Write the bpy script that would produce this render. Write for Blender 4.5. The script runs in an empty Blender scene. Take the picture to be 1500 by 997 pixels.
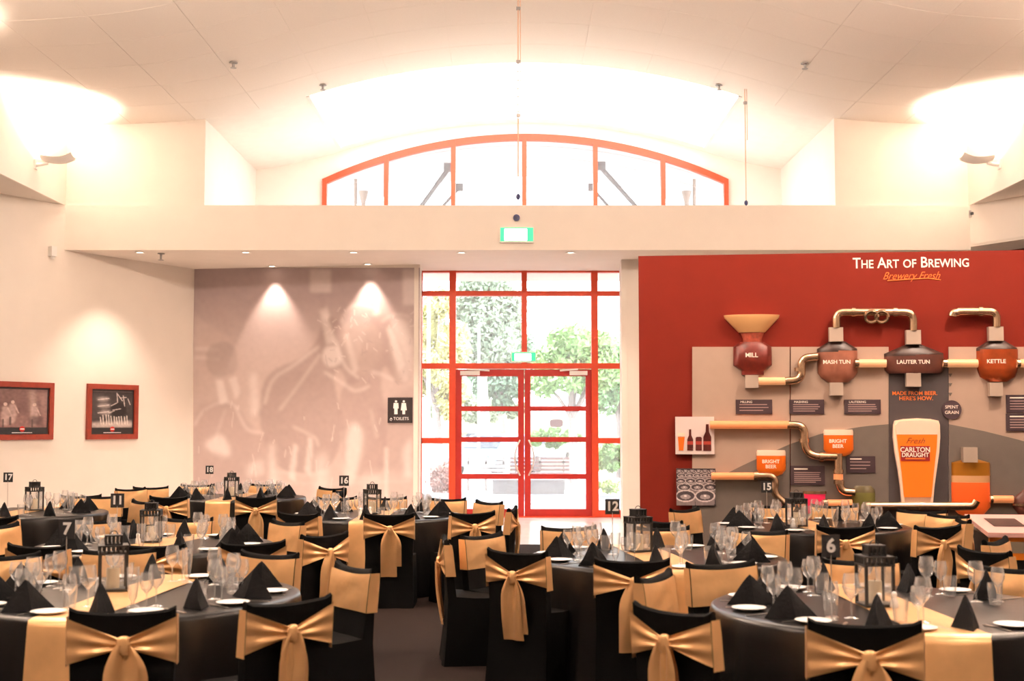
import bpy, math, random
import numpy as np
from mathutils import Vector, Matrix
random.seed(7); np.random.seed(7)
R = math.radians
scene = bpy.context.scene
col = scene.collection

# ------------------------------------------------------------------ camera, world, exposure
FPX, EYE = 1860.0, 1.68
PITCH = math.atan(124.5 / FPX)
cam_d = bpy.data.cameras.new('camera'); cam = bpy.data.objects.new('camera', cam_d); col.objects.link(cam)
cam_d.sensor_width = 36.0; cam_d.lens = 36.0 * FPX / 1500.0
cam.location = (0, 0, EYE); cam.rotation_euler = (math.pi / 2 + PITCH, 0, 0)
cam_d.clip_end = 400; cam_d.clip_start = 0.05
cam_d.dof.use_dof = True; cam_d.dof.focus_distance = 15.0; cam_d.dof.aperture_fstop = 3.2
scene.camera = cam
scene.view_settings.view_transform = 'Standard'; scene.view_settings.look = 'None'
scene.view_settings.gamma = 1.0; scene.view_settings.use_curve_mapping = False
scene.view_settings.exposure = 1.25
scene.cycles.max_bounces = 10; scene.cycles.diffuse_bounces = 4; scene.cycles.glossy_bounces = 3
scene.cycles.transparent_max_bounces = 40; scene.cycles.caustics_reflective = False; scene.cycles.caustics_refractive = False
scene.cycles.sample_clamp_indirect = 6.0
world = bpy.data.worlds.new('sky'); scene.world = world; world.use_nodes = True
bg = world.node_tree.nodes['Background']; bg.inputs['Color'].default_value = (0.97, 0.98, 1.0, 1); bg.inputs['Strength'].default_value = 3.0

SCONCE_W, DOWN_W, WASH_W, HALL_W = 1150.0, 110.0, 95.0, 70.0
FILL_W = 250.0
WARM = (1.0, 0.79, 0.635); UPC = (1.0, 0.82, 0.69)

# ------------------------------------------------------------------ measuring helpers
def ray(px, py):
    a = (px - 750) / FPX; b = (498.5 - py) / FPX
    return (a, math.cos(PITCH) - b * math.sin(PITCH), math.sin(PITCH) + b * math.cos(PITCH))
def at_z(px, py, z):
    d = ray(px, py); t = (z - EYE) / d[2]; return Vector((d[0] * t, d[1] * t, z))
def at_y(px, py, y):
    d = ray(px, py); t = y / d[1]; return Vector((d[0] * t, y, EYE + d[2] * t))
def pr(x, y, z):
    z = z - EYE
    F = y * math.cos(PITCH) + z * math.sin(PITCH); U = -y * math.sin(PITCH) + z * math.cos(PITCH)
    return 750 + FPX * x / F, 498.5 - FPX * U / F

class Frame:
    """a vertical plane: origin on the floor, u along it, w out of it towards the room"""
    def __init__(s, a, b):
        s.o = Vector((a[0], a[1], 0)); d = Vector((b[0] - a[0], b[1] - a[1], 0)); s.len = d.length
        s.u = d.normalized(); s.ang = math.atan2(s.u.y, s.u.x); s.n = Vector((s.u.y, -s.u.x, 0))
    def uz(s, px, py, w=0.0):
        d = Vector(ray(px, py)); o = s.o + s.n * w - Vector((0, 0, EYE))
        t = o.dot(s.n) / d.dot(s.n); p = d * t - (s.o + s.n * w - Vector((0, 0, EYE)))
        return p.dot(s.u), p.z + 0.0
    def put(s, o):
        o.location = s.o; o.rotation_euler = (0, 0, s.ang); return o

# ------------------------------------------------------------------ materials
def srgb(r, g, b):
    f = lambda c: (c / 255) / 12.92 if c / 255 <= 0.04045 else ((c / 255 + 0.055) / 1.055) ** 2.4
    return (f(r), f(g), f(b), 1)
MATS = {}
def mat(name, colr, rough=0.5, metal=0.0, spec=0.5, noise=0.0, nscale=8.0, bump=0.0, bscale=40.0, emit=None, estr=0.0, sheen=0.0, stretch=None):
    if name in MATS: return MATS[name]
    m = bpy.data.materials.new(name); m.use_nodes = True; nt = m.node_tree; b = nt.nodes['Principled BSDF']
    b.inputs['Base Color'].default_value = colr; b.inputs['Roughness'].default_value = rough; b.inputs['Metallic'].default_value = metal
    b.inputs['Specular IOR Level'].default_value = spec
    if sheen: b.inputs['Sheen Weight'].default_value = sheen
    if emit: b.inputs['Emission Color'].default_value = emit; b.inputs['Emission Strength'].default_value = estr
    tc = nt.nodes.new('ShaderNodeTexCoord'); src = tc.outputs['Object']
    if stretch:
        mp = nt.nodes.new('ShaderNodeMapping'); mp.inputs['Scale'].default_value = stretch; nt.links.new(src, mp.inputs['Vector']); src = mp.outputs['Vector']
    if noise:
        n = nt.nodes.new('ShaderNodeTexNoise'); n.inputs['Scale'].default_value = nscale; n.inputs['Detail'].default_value = 5
        nt.links.new(src, n.inputs['Vector'])
        r = nt.nodes.new('ShaderNodeValToRGB'); c = colr
        r.color_ramp.elements[0].color = tuple(max(0, x * (1 - noise)) for x in c[:3]) + (1,)
        r.color_ramp.elements[1].color = tuple(min(1, x * (1 + noise)) for x in c[:3]) + (1,)
        r.color_ramp.elements[0].position = 0.3; r.color_ramp.elements[1].position = 0.7
        nt.links.new(n.outputs['Fac'], r.inputs['Fac']); nt.links.new(r.outputs['Color'], b.inputs['Base Color'])
    if bump:
        n2 = nt.nodes.new('ShaderNodeTexNoise'); n2.inputs['Scale'].default_value = bscale; nt.links.new(src, n2.inputs['Vector'])
        bp = nt.nodes.new('ShaderNodeBump'); bp.inputs['Strength'].default_value = bump; bp.inputs['Distance'].default_value = 0.02
        nt.links.new(n2.outputs['Fac'], bp.inputs['Height']); nt.links.new(bp.outputs['Normal'], b.inputs['Normal'])
    MATS[name] = m; return m
def glass_mat(name, tint=(1, 1, 1, 1), refl=0.5, haze=0.0, hazecol=(1, 1, 1, 1), fac=0.25):
    m = bpy.data.materials.new(name); m.use_nodes = True; nt = m.node_tree; nt.nodes.clear()
    out = nt.nodes.new('ShaderNodeOutputMaterial'); t = nt.nodes.new('ShaderNodeBsdfTransparent'); t.inputs['Color'].default_value = tint
    g = nt.nodes.new('ShaderNodeBsdfGlossy'); g.inputs['Roughness'].default_value = 0.03
    fr = nt.nodes.new('ShaderNodeLayerWeight'); fr.inputs['Blend'].default_value = fac
    mx = nt.nodes.new('ShaderNodeMixShader'); ml = nt.nodes.new('ShaderNodeMath'); ml.operation = 'MULTIPLY'; ml.inputs[1].default_value = refl
    nt.links.new(fr.outputs['Facing'], ml.inputs[0]); nt.links.new(ml.outputs[0], mx.inputs[0])
    nt.links.new(t.outputs[0], mx.inputs[1]); nt.links.new(g.outputs[0], mx.inputs[2]); last = mx
    if haze:
        d = nt.nodes.new('ShaderNodeBsdfDiffuse'); d.inputs['Color'].default_value = hazecol
        tl = nt.nodes.new('ShaderNodeBsdfTranslucent'); tl.inputs['Color'].default_value = hazecol
        ad = nt.nodes.new('ShaderNodeMixShader'); ad.inputs[0].default_value = 0.5
        nt.links.new(d.outputs[0], ad.inputs[1]); nt.links.new(tl.outputs[0], ad.inputs[2])
        m2 = nt.nodes.new('ShaderNodeMixShader'); m2.inputs[0].default_value = haze
        nt.links.new(mx.outputs[0], m2.inputs[1]); nt.links.new(ad.outputs[0], m2.inputs[2]); last = m2
    nt.links.new(last.outputs[0], out.inputs['Surface']); MATS[name] = m; return m
def attr_mat(name, rough=0.7, emit=0.0):
    m = bpy.data.materials.new(name); m.use_nodes = True; nt = m.node_tree; b = nt.nodes['Principled BSDF']
    a = nt.nodes.new('ShaderNodeAttribute'); a.attribute_name = 'Col'; nt.links.new(a.outputs['Color'], b.inputs['Base Color'])
    b.inputs['Roughness'].default_value = rough; b.inputs['Specular IOR Level'].default_value = 0.3
    MATS[name] = m; return m

WALL = mat('painted_plaster', (0.83, 0.755, 0.675, 1), 0.85, spec=0.2, noise=0.015, nscale=3)
CEIL = mat('ceiling_paint', (0.87, 0.80, 0.725, 1), 0.9, spec=0.1, noise=0.02, nscale=5)
CEILP = mat('ceiling_tile', (0.87, 0.795, 0.72, 1), 0.9, spec=0.1, noise=0.02, nscale=60)
REDWALL = mat('red_paint', srgb(114, 27, 12), 0.7, spec=0.2, noise=0.04, nscale=4)
REDFRAME = mat('red_coat_with_glare', srgb(222, 74, 38), 0.4, spec=0.5, noise=0.05, nscale=12)  # red coat, its colour lightened towards orange for the glare around it
BLACKCLOTH = mat('black_cover_cloth', (0.0022, 0.002, 0.002, 1), 0.75, spec=0.07, bump=0.25, bscale=9)
TABLECLOTH = mat('black_table_cloth', (0.004, 0.0035, 0.0035, 1), 0.30, spec=0.30, bump=0.05, bscale=10)
NAPKIN = mat('black_napkin_cloth', (0.0045, 0.004, 0.0045, 1), 0.75, spec=0.12, bump=0.2, bscale=60)
GOLD = mat('gold_satin', srgb(246, 194, 136), 0.32, metal=0.42, spec=0.6, noise=0.05, nscale=9, bump=0.3, bscale=9)
RUNNER = mat('gold_runner_satin', srgb(234, 184, 128), 0.32, metal=0.35, spec=0.6, noise=0.06, nscale=10, bump=0.2, bscale=6)
CARPET = mat('brown_carpet', srgb(34, 25, 22), 0.95, spec=0.1, noise=0.25, nscale=90, bump=0.3, bscale=200)
TILE = mat('pale_floor_tile', (0.62, 0.58, 0.56, 1), 0.25, spec=0.5, noise=0.05, nscale=3)
WHITE = mat('white_china', (0.85, 0.83, 0.81, 1), 0.25)
STEEL = mat('brushed_steel', (0.75, 0.70, 0.65, 1), 0.28, metal=1.0)
BRASS = mat('warm_steel_pipe', srgb(214, 180, 148), 0.24, metal=0.95, noise=0.08, nscale=20)
BLACKMETAL = mat('black_iron', (0.012, 0.011, 0.011, 1), 0.5)
CANDLE = mat('cream_wax', (0.83, 0.72, 0.52, 1), 0.6)
GLASS = glass_mat('drinking_glass', (0.99, 0.99, 0.99, 1), 1.0, haze=0.12, fac=0.45)  # white haze mixed in to imitate bright highlights on the glass
PANE = glass_mat('window_glass', (0.98, 0.99, 0.99, 1), 0.35, haze=0.16)  # white haze mixed into the glass stands for the glare from outside
HAZEPANE = glass_mat('hazy_window_glass', (0.97, 0.97, 0.97, 1), 0.4, haze=0.10)  # a little white haze mixed into the arched panes
GREYP = mat('light_grey_board', srgb(172, 146, 130), 0.6, noise=0.03, nscale=6)
DARKP = mat('dark_grey_board', srgb(102, 91, 83), 0.6, noise=0.05, nscale=8)
COLP = mat('charcoal_board', srgb(62, 52, 52), 0.6, noise=0.05, nscale=8)
PLAQUE = mat('plum_plaque', srgb(58, 38, 44), 0.5)
LETTER = mat('cream_lettering', srgb(250, 236, 220), 0.6)
ORANGE = mat('orange_lettering', srgb(240, 120, 40), 0.6)
SIGNBLACK = mat('black_card', (0.012, 0.012, 0.014, 1), 0.45)
SIGNWHITE = mat('white_print', (0.86, 0.84, 0.82, 1), 0.6)
FRAMEWOOD = mat('red_brown_frame', srgb(142, 52, 34), 0.4, noise=0.15, nscale=12)
ATTR = attr_mat('printed_photograph')
ATTRM = attr_mat('printed_mural', 0.9)
ALU = mat('white_enamel', (0.82, 0.78, 0.74, 1), 0.4)
GREYMETAL = mat('grey_metal', (0.35, 0.33, 0.32, 1), 0.45, metal=0.5)

# ------------------------------------------------------------------ mesh builder
class MB:
    def __init__(s): s.v = []; s.f = []; s.smooth = False
    def add(s, vs, fs):
        k = len(s.v); s.v += [tuple(v) for v in vs]; s.f += [tuple(i + k for i in f) for f in fs]; return s
    def box(s, x0, x1, y0, y1, z0, z1):
        return s.add([(x0, y0, z0), (x1, y0, z0), (x1, y1, z0), (x0, y1, z0), (x0, y0, z1), (x1, y0, z1), (x1, y1, z1), (x0, y1, z1)],
                     [(0, 3, 2, 1), (4, 5, 6, 7), (0, 1, 5, 4), (1, 2, 6, 5), (2, 3, 7, 6), (3, 0, 4, 7)])
    def prism_xy(s, pts, z0, z1):
        n = len(pts); vs = [(x, y, z0) for x, y in pts] + [(x, y, z1) for x, y in pts]
        return s.add(vs, [tuple(range(n))[::-1], tuple(range(n, 2 * n))] + [(i, (i + 1) % n, n + (i + 1) % n, n + i) for i in range(n)])
    def prism_xz(s, pts, y0, y1):
        """outline in x,z; y0 is the front (smaller y)"""
        n = len(pts); vs = [(x, y0, z) for x, z in pts] + [(x, y1, z) for x, z in pts]
        return s.add(vs, [tuple(range(n)), tuple(range(n, 2 * n))[::-1]] + [((i + 1) % n, i, n + i, n + (i + 1) % n) for i in range(n)])
    def lathe(s, prof, seg=16, c=(0, 0, 0), sx=1, sy=1, caps=True):
        vs = []; fs = []
        for r, z in prof:
            for k in range(seg):
                a = 2 * math.pi * k / seg; vs.append((c[0] + r * math.cos(a) * sx, c[1] + r * math.sin(a) * sy, c[2] + z))
        for i in range(len(prof) - 1):
            for k in range(seg):
                k2 = (k + 1) % seg; fs.append((i * seg + k, i * seg + k2, (i + 1) * seg + k2, (i + 1) * seg + k))
        if caps:
            if prof[0][0] > 1e-4: fs.append(tuple(range(seg))[::-1])
            if prof[-1][0] > 1e-4: fs.append(tuple(range((len(prof) - 1) * seg, len(prof) * seg)))
        s.smooth = True; return s.add(vs, fs)
    def tube(s, pts, r, seg=10, caps=True):
        P = [Vector(p) for p in pts]; n = len(P); rs = r if isinstance(r, (list, tuple)) else [r] * n
        vs = []; fs = []; up = None
        for i in range(n):
            t = (P[min(i + 1, n - 1)] - P[max(i - 1, 0)]).normalized()
            if up is None:
                up = Vector((0, 0, 1)) if abs(t.z) < 0.9 else Vector((0, 1, 0))
            a = t.cross(up).normalized(); b = a.cross(t).normalized(); up = b
            for k in range(seg):
                q = 2 * math.pi * k / seg; vs.append(P[i] + (a * math.cos(q) + b * math.sin(q)) * rs[i])
        for i in range(n - 1):
            for k in range(seg):
                k2 = (k + 1) % seg; fs.append((i * seg + k, i * seg + k2, (i + 1) * seg + k2, (i + 1) * seg + k))
        if caps: fs += [tuple(range(seg))[::-1], tuple(range((n - 1) * seg, n * seg))]
        s.smooth = True; return s.add(vs, fs)
    def grid(s, fn, nu, nv):
        vs = [fn(i / nu, j / nv) for j in range(nv + 1) for i in range(nu + 1)]
        fs = [(j * (nu + 1) + i, j * (nu + 1) + i + 1, (j + 1) * (nu + 1) + i + 1, (j + 1) * (nu + 1) + i) for j in range(nv) for i in range(nu)]
        s.smooth = True; return s.add(vs, fs)
    def mesh(s, name, m, sharp=40):
        me = bpy.data.meshes.new(name); me.from_pydata(s.v, [], s.f); me.update()
        if m: me.materials.append(m)
        if s.smooth:
            me.polygons.foreach_set('use_smooth', [True] * len(me.polygons)); me.set_sharp_from_angle(angle=R(sharp))
        return me
    def build(s, name, m, parent=None, sharp=40):
        return link(name, s.mesh(name, m, sharp), parent)
def link(name, me, parent=None):
    o = bpy.data.objects.new(name, me); col.objects.link(o)
    if parent: o.parent = parent
    return o
def tag(o, label, cat, group=None, kind=None):
    o['label'] = label
    if cat: o['category'] = cat
    if group: o['group'] = group
    if kind: o['kind'] = kind
    return o
def struct(o, label=None):
    o['kind'] = 'structure'
    if label: o['label'] = label
    return o
def empty(name, loc=(0, 0, 0), rz=0.0):
    o = bpy.data.objects.new(name, None); col.objects.link(o); o.location = loc; o.rotation_euler = (0, 0, rz); o.empty_display_size = 0.1; return o
def copy_tree(o, parent=None):
    c = o.copy(); col.objects.link(c); c.parent = parent
    for ch in [x for x in o.children]: copy_tree(ch, c)
    return c
TXT = {}
def text_mesh(body, size, bold=0.0, sx=1.0, shear=0.0, thick=0.002, align='CENTER', spacing=1.0, small_caps=False):
    cu = bpy.data.curves.new('lettering', 'FONT'); cu.body = body; cu.size = size; cu.align_x = align; cu.align_y = 'CENTER'
    cu.offset = bold; cu.extrude = thick; cu.shear = shear; cu.space_character = spacing; cu.resolution_u = 3; cu.small_caps_scale = 0.78
    if small_caps:
        for i, ch in enumerate(body):
            if ch.islower(): cu.body_format[i].use_small_caps = True
    t = bpy.data.objects.new('lettering', cu); col.objects.link(t)
    dg = bpy.context.evaluated_depsgraph_get(); me = bpy.data.meshes.new_from_object(t.evaluated_get(dg))
    bpy.data.objects.remove(t); bpy.data.curves.remove(cu)
    # stand it up: text x -> x, text y -> z, front towards -y
    for v in me.vertices: v.co = Vector((v.co.x * sx, -v.co.z, v.co.y))
    me.update(); return me
def letters(body, size, m, parent, x=0, y=0, z=0, name='lettering', **k):
    me = text_mesh(body, size, **k); me.materials.clear(); me.materials.append(m); me.name = name
    o = link(name, me, parent); o.location = (x, y, z); return o

# ------------------------------------------------------------------ raster for printed pictures
class Ras:
    def __init__(s, x0, x1, y0, y1, nx, ny, base):
        s.X, s.Y = np.meshgrid(np.linspace(x0, x1, nx), np.linspace(y0, y1, ny)); s.C = np.ones((ny, nx, 3)) * np.array(base[:3])
        s.b = (x0, x1, y0, y1); s.n = (nx, ny)
    def inside(s, pts):
        ins = np.zeros(s.X.shape, bool); n = len(pts)
        for i in range(n):
            x1, y1 = pts[i]; x2, y2 = pts[(i + 1) % n]
            if y1 == y2: continue
            c = ((y1 > s.Y) != (y2 > s.Y)) & (s.X < (x2 - x1) * (s.Y - y1) / (y2 - y1) + x1); ins ^= c
        return ins.astype(float)
    def blur(s, m, k):
        k = int(k)
        for _ in range(2):
            for ax in (0, 1):
                a = np.zeros_like(m)
                for d in range(-k, k + 1): a += np.roll(m, d, ax)
                m = a / (2 * k + 1)
        return m
    def put(s, m, c, a=1.0, k=0):
        if k: m = s.blur(m, k)
        s.C += (np.array(c[:3]) - s.C) * (m * a)[..., None]; return s
    def poly(s, pts, c, a=1.0, k=0): return s.put(s.inside(pts), c, a, k)
    def ell(s, cx, cy, rx, ry, c, a=1.0, k=0): return s.put((((s.X - cx) / rx) ** 2 + ((s.Y - cy) / ry) ** 2 < 1).astype(float), c, a, k)
    def line(s, pts, w, c, a=1.0, k=0):
        m = np.zeros(s.X.shape)
        for (x1, y1), (x2, y2) in zip(pts, pts[1:]):
            L = (x2 - x1) ** 2 + (y2 - y1) ** 2 + 1e-9
            t = np.clip(((s.X - x1) * (x2 - x1) + (s.Y - y1) * (y2 - y1)) / L, 0, 1)
            d = np.hypot(s.X - x1 - t * (x2 - x1), s.Y - y1 - t * (y2 - y1)); m = np.maximum(m, np.clip(w / 2 - d + 0.5, 0, 1))
        return s.put(m, c, a, k)
    def noise(s, amt, k=1):
        n = np.random.rand(*s.X.shape) - 0.5
        if k: n = s.blur(n, k) * (2 * k + 1)
        s.C = np.clip(s.C * (1 + amt * n[..., None]), 0, 1); return s
    def mesh(s, name, fn, m):
        """fn(px, py) -> 3D position"""
        nx, ny = s.n
        vs = [tuple(fn(s.X[j, i], s.Y[j, i])) for j in range(ny) for i in range(nx)]
        fs = [(j * nx + i, (j + 1) * nx + i, (j + 1) * nx + i + 1, j * nx + i + 1) for j in range(ny - 1) for i in range(nx - 1)]
        me = bpy.data.meshes.new(name); me.from_pydata(vs, [], fs); me.update(); me.materials.append(m)
        at = me.attributes.new('Col', 'FLOAT_COLOR', 'POINT')
        c = np.concatenate([np.clip(s.C, 0, 1).reshape(-1, 3), np.ones((nx * ny, 1))], 1); at.data.foreach_set('color', c.ravel())
        return me
def lin(r, g, b): return np.array(srgb(r, g, b)[:3])

# ================================================================== THE ROOM
YD, ZS, YB = 23.54, 4.55, 20.67       # glazed wall, soffit height, beam front
ZL = 5.29                              # ledge height (beam top)
XC, XL, XR = 0.2, -7.35, 7.52
YW = 24.88                             # arched window plane
def zc(x):
    t = abs(x - XC)
    if t < 3.55: return 7.67 - (11.7 - math.sqrt(11.7 ** 2 - t * t))
    def her(t, a, za, ma, b, zb, mb):
        h = b - a; q = (t - a) / h
        return (2*q**3 - 3*q*q + 1) * za + (q**3 - 2*q*q + q) * h * ma + (-2*q**3 + 3*q*q) * zb + (q**3 - q*q) * h * mb
    z0 = 7.67 - (11.7 - math.sqrt(11.7 ** 2 - 3.55 ** 2))
    if t < 5.3: return her(t, 3.55, z0, -0.32, 5.3, 6.735, -0.10)
    if t < 7.6: return her(t, 5.3, 6.735, -0.10, 7.6, 6.64, -0.01)
    return 6.64

# floor
struct(MB().box(-16, 16, -8, 18.15, -0.1, 0.0).build('floor', CARPET), 'dark brown carpet under the banquet tables')
tf = struct(MB().box(-16, 16, 18.15, YD + 0.1, -0.1, 0.0).build('floor', TILE), 'pale polished floor in front of the glass doors')

# ceiling: curved sheet with an opening for the skylight, tiles in view are pieces of their own
SKX0, SKX1, SKY0, SKY1 = XC - 3.57, XC + 3.57, YB, 24.55
xs = sorted(set([XL, XR, SKX0, SKX1] + list(np.linspace(XL, XR, 41))))
ysr = [-8, 0, 8, 14.0, SKY0, SKY1, YW + 0.02]
cm = MB(); cm.smooth = True
for j in range(len(ysr) - 1):
    for i in range(len(xs) - 1):
        xm, ym = (xs[i] + xs[i + 1]) / 2, (ysr[j] + ysr[j + 1]) / 2
        if SKX0 < xm < SKX1 and SKY0 < ym < SKY1: continue
        a, b, c, d = xs[i], xs[i + 1], ysr[j], ysr[j + 1]
        cm.add([(a, c, zc(a)), (b, c, zc(b)), (b, d, zc(b)), (a, d, zc(a))], [(0, 1, 2, 3)])
cm.smooth = False
ceil = struct(cm.build('ceiling', CEIL), 'curved white vaulted ceiling lit by wall uplights')
bpy.context.view_layer.update()
nxp, nyp = 14, 6
for i in range(nxp):
    for j in range(nyp):
        x0 = XL + (XR - XL) * i / nxp + 0.004; x1 = XL + (XR - XL) * (i + 1) / nxp - 0.004
        y0 = 14.3 + 6.36 * j / nyp + 0.004; y1 = 14.3 + 6.36 * (j + 1) / nyp - 0.004
        b = MB(); n = 4; vs = []; fs = []
        for k in range(n + 1):
            x = x0 + (x1 - x0) * k / n; z = zc(x)
            vs += [(x, y0, z - 0.006), (x, y1, z - 0.006), (x, y0, z - 0.001), (x, y1, z - 0.001)]
        for k in range(n):
            q = 4 * k; fs += [(q, q + 1, q + 5, q + 4), (q + 2, q + 6, q + 7, q + 3), (q, q + 4, q + 6, q + 2), (q + 1, q + 3, q + 7, q + 5)]
        fs += [(0, 2, 3, 1), (4 * n, 4 * n + 1, 4 * n + 3, 4 * n + 2)]
        b.add(vs, fs).build('ceiling_panel', CEILP, ceil)

# skylight glazing: curved strips between arched bars
SKYPANE = glass_mat('skylight_glazing', (0.96, 0.97, 0.98, 1), 0.2, haze=0.35, hazecol=(0.95, 0.95, 0.95, 1))
sk = struct(empty('window_3', (0, 0, 0)), 'curved white skylight above the arched window')
NS = 7
for j in range(NS):
    a = SKY0 + (SKY1 - SKY0) * j / NS; b_ = SKY0 + (SKY1 - SKY0) * (j + 1) / NS
    MB().grid(lambda u, v: (SKX0 + (SKX1 - SKX0) * u, a + 0.02 + (b_ - a - 0.04) * v, zc(SKX0 + (SKX1 - SKX0) * u) + 0.02), 16, 1).build('pane', SKYPANE, sk)
for j in range(NS + 1):
    y = SKY0 + (SKY1 - SKY0) * j / NS
    MB().tube([(SKX0 + (SKX1 - SKX0) * k / 20, y, zc(SKX0 + (SKX1 - SKX0) * k / 20) + 0.015) for k in range(21)], 0.011, 6).build('glazing_bar', ALU, sk)
for x in (SKX0, SKX1):
    MB().box(x - 0.03, x + 0.03, SKY0, SKY1, zc(x) - 0.02, zc(x) + 0.03).build('skylight_curb', ALU, sk)

# walls
def wall_line(name, a, b, z0, z1, th, label, m=WALL):
    """th > 0: thickness goes to the left of a->b"""
    d = Vector((b[0] - a[0], b[1] - a[1])).normalized(); n = Vector((-d.y, d.x)) * th
    return struct(MB().prism_xy([(a[0], a[1]), (b[0], b[1]), (b[0] + n.x, b[1] + n.y), (a[0] + n.x, a[1] + n.y)], z0, z1).build(name, m), label)
# upper hall walls
wall_line('wall_left_upper', (XL, -8), (XL, YB + 0.1), ZL, 6.62, 0.15, 'upper left white wall carrying the uplight')
wall_line('wall_right_upper', (XR, YB + 0.1), (XR, -8), ZL, 6.62, 0.15, 'upper right white wall carrying the uplight')
# left lower splayed wall
LA, LB, LC = (XL, YB), (-10.7, YB - (10.7 + XL) / 0.584), (-5.84, 23.22)
LWALL = Frame(LB, LC)
wall_line('wall_left', LB, LC, 0, ZL, 0.15, 'left cream wall with two framed pictures')
wall_line('wall_left_side', (LB[0], -8), LB, 0, ZL, 0.15, 'left side wall of the hall')
struct(MB().prism_xy([(XL - 0.02, -8), (XL - 0.02, YB), (LB[0] - 0.1, LB[1]), (LB[0] - 0.1, -8)], ZL - 0.004, ZL + 0.12).build('ceiling_ledge_left', WALL), 'sloping cream ledge soffit above the left wall')
# right side
RA, RB = (XR, YB), (10.9, YB - (10.9 - XR) / 0.584)
wall_line('wall_right', RA, RB, 4.62, ZL, 0.3, 'cream bulkhead right of the beam')
DARKW = mat('dim_opening_shade', srgb(60, 30, 24), 0.8)  # dark colour stands for the shade of the opening to the next room
wall_line('wall_right_lower', (XR + 0.3, YB + 1.2), (RB[0] + 1.2, RB[1]), 0, 5.35, 0.2, 'wall coloured dark for the unlit opening right of the red display wall', DARKW)
wall_line('wall_right_side', (RB[0] + 1.2, RB[1]), (RB[0] + 1.2, -8), 0, ZL, 0.15, 'right side wall of the hall')
struct(MB().prism_xy([(XR + 0.02, -8), (RB[0] + 1.3, -8), (RB[0] + 1.3, RB[1]), (RB[0], RB[1]), (XR + 0.02, YB)], ZL - 0.004, ZL + 0.12).build('ceiling_ledge_right', WALL), 'sloping cream ledge soffit above the right bulkhead')
struct(MB().prism_xy([(XR, YB), (RB[0], RB[1]), (RB[0] + 1.3, RB[1]), (XR + 0.4, YB + 1.2)], 4.60, 4.64).build('ceiling_recess_right', WALL), 'underside of the right bulkhead')
wall_line('wall_front', (LB[0], -8), (RB[0] + 1.2, -8), 0, 7.7, -0.15, 'end wall behind the viewer')
# beam slab and flank walls over it
struct(MB().prism_xy([(XL, YB), (XR, YB), (XR + 0.3, YW + 0.3), (XL, YW + 0.3)], ZS, ZL).build('trim_1', WALL), 'deep cream beam across the hall above the lobby')
for s, xa, xb, nm in ((-1, XL, XC - 5.27, 'wall_back_upper_left'), (1, XC + 5.13, XR, 'wall_back_upper_right')):
    b = MB(); n = 8
    vs = []
    for k in range(n + 1):
        x = xa + (xb - xa) * k / n; vs += [(x, YB + 0.05, ZL), (x, YB + 0.05, zc(x))]
    b.add(vs, [(2 * k, 2 * k + 2, 2 * k + 3, 2 * k + 1) for k in range(n)])
    xi = xb if s < 0 else xa
    b.box(min(xi, xi + s * 0.05), max(xi, xi + s * 0.05), YB + 0.055, YW, ZL, zc(xi))
    struct(b.build(nm, WALL), 'flat cream wall %s of the arched window recess' % ('left' if s < 0 else 'right'))
# arched window wall
WXL, WXR, WZC, WZA = -3.745, 4.272, 6.536, 7.44
WXM = (WXL + WXR) / 2; hw_ = (WXR - WXL) / 2; sg = WZA - WZC; WRAD = (hw_ ** 2 + sg ** 2) / (2 * sg)
def arch(x): return WZA - (WRAD - math.sqrt(max(0, WRAD ** 2 - (x - WXM) ** 2)))
b = MB(); stx = list(np.linspace(XC - 5.3, WXL, 8)) + list(np.linspace(WXL, WXR, 33))[1:] + list(np.linspace(WXR, XC + 5.3, 8))[1:]
for i in range(len(stx) - 1):
    a_, c_ = stx[i], stx[i + 1]; m_ = (a_ + c_) / 2
    lo = (lambda x: arch(x)) if WXL < m_ < WXR else (lambda x: ZL)
    b.add([(a_, YW, lo(a_)), (c_, YW, lo(c_)), (c_, YW, zc(c_) + .02), (a_, YW, zc(a_) + .02), (a_, YW + .15, lo(a_)), (c_, YW + .15, lo(c_)), (c_, YW + .15, zc(c_) + .02), (a_, YW + .15, zc(a_) + .02)],
          [(0, 1, 2, 3), (5, 4, 7, 6), (0, 4, 5, 1), (3, 2, 6, 7)])
struct(b.build('wall_back_upper', WALL), 'cream end wall around the arched window')
aw = struct(empty('window_2', (0, YW, 0)), 'arched clerestory window with bright red frame')
FR = 0.13
def arch_bar(r0, r1, y0, y1):
    b = MB(); n = 40; vs = []; fs = []
    for k in range(n + 1):
        x = WXL + 2 * hw_ * k / n; z = arch(x)
        vs += [(x, y0, z - r1), (x, y0, z - r0), (x, y1, z - r0), (x, y1, z - r1)]
    for k in range(n):
        q = 4 * k
        for e in range(4): fs.append((q + e, q + 4 + e, q + 4 + (e + 1) % 4, q + (e + 1) % 4))
    return b.add(vs, fs)
arch_bar(0, FR, -0.08, 0.04).build('arched_frame', REDFRAME, aw)
mull = [WXL + 0.045] + [at_y(px, 280, YW).x for px in (566, 664, 768, 872, 971)] + [WXR - 0.045]
for i, x in enumerate(mull):
    w_ = 0.045; MB().box(x - w_, x + w_, -0.09, 0.05, ZL, arch(x) - 0.02).build('mullion', REDFRAME, aw)
for i in range(6):
    x0, x1 = mull[i] + 0.05, mull[i + 1] - 0.05; n = 8
    vs = []
    for k in range(n + 1):
        x = x0 + (x1 - x0) * k / n; vs += [(x, 0, ZL), (x, 0, arch(x) - FR * 0.8)]
    MB().add(vs, [(2 * k, 2 * k + 2, 2 * k + 3, 2 * k + 1) for k in range(n)]).build('pane', HAZEPANE, aw)

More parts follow.
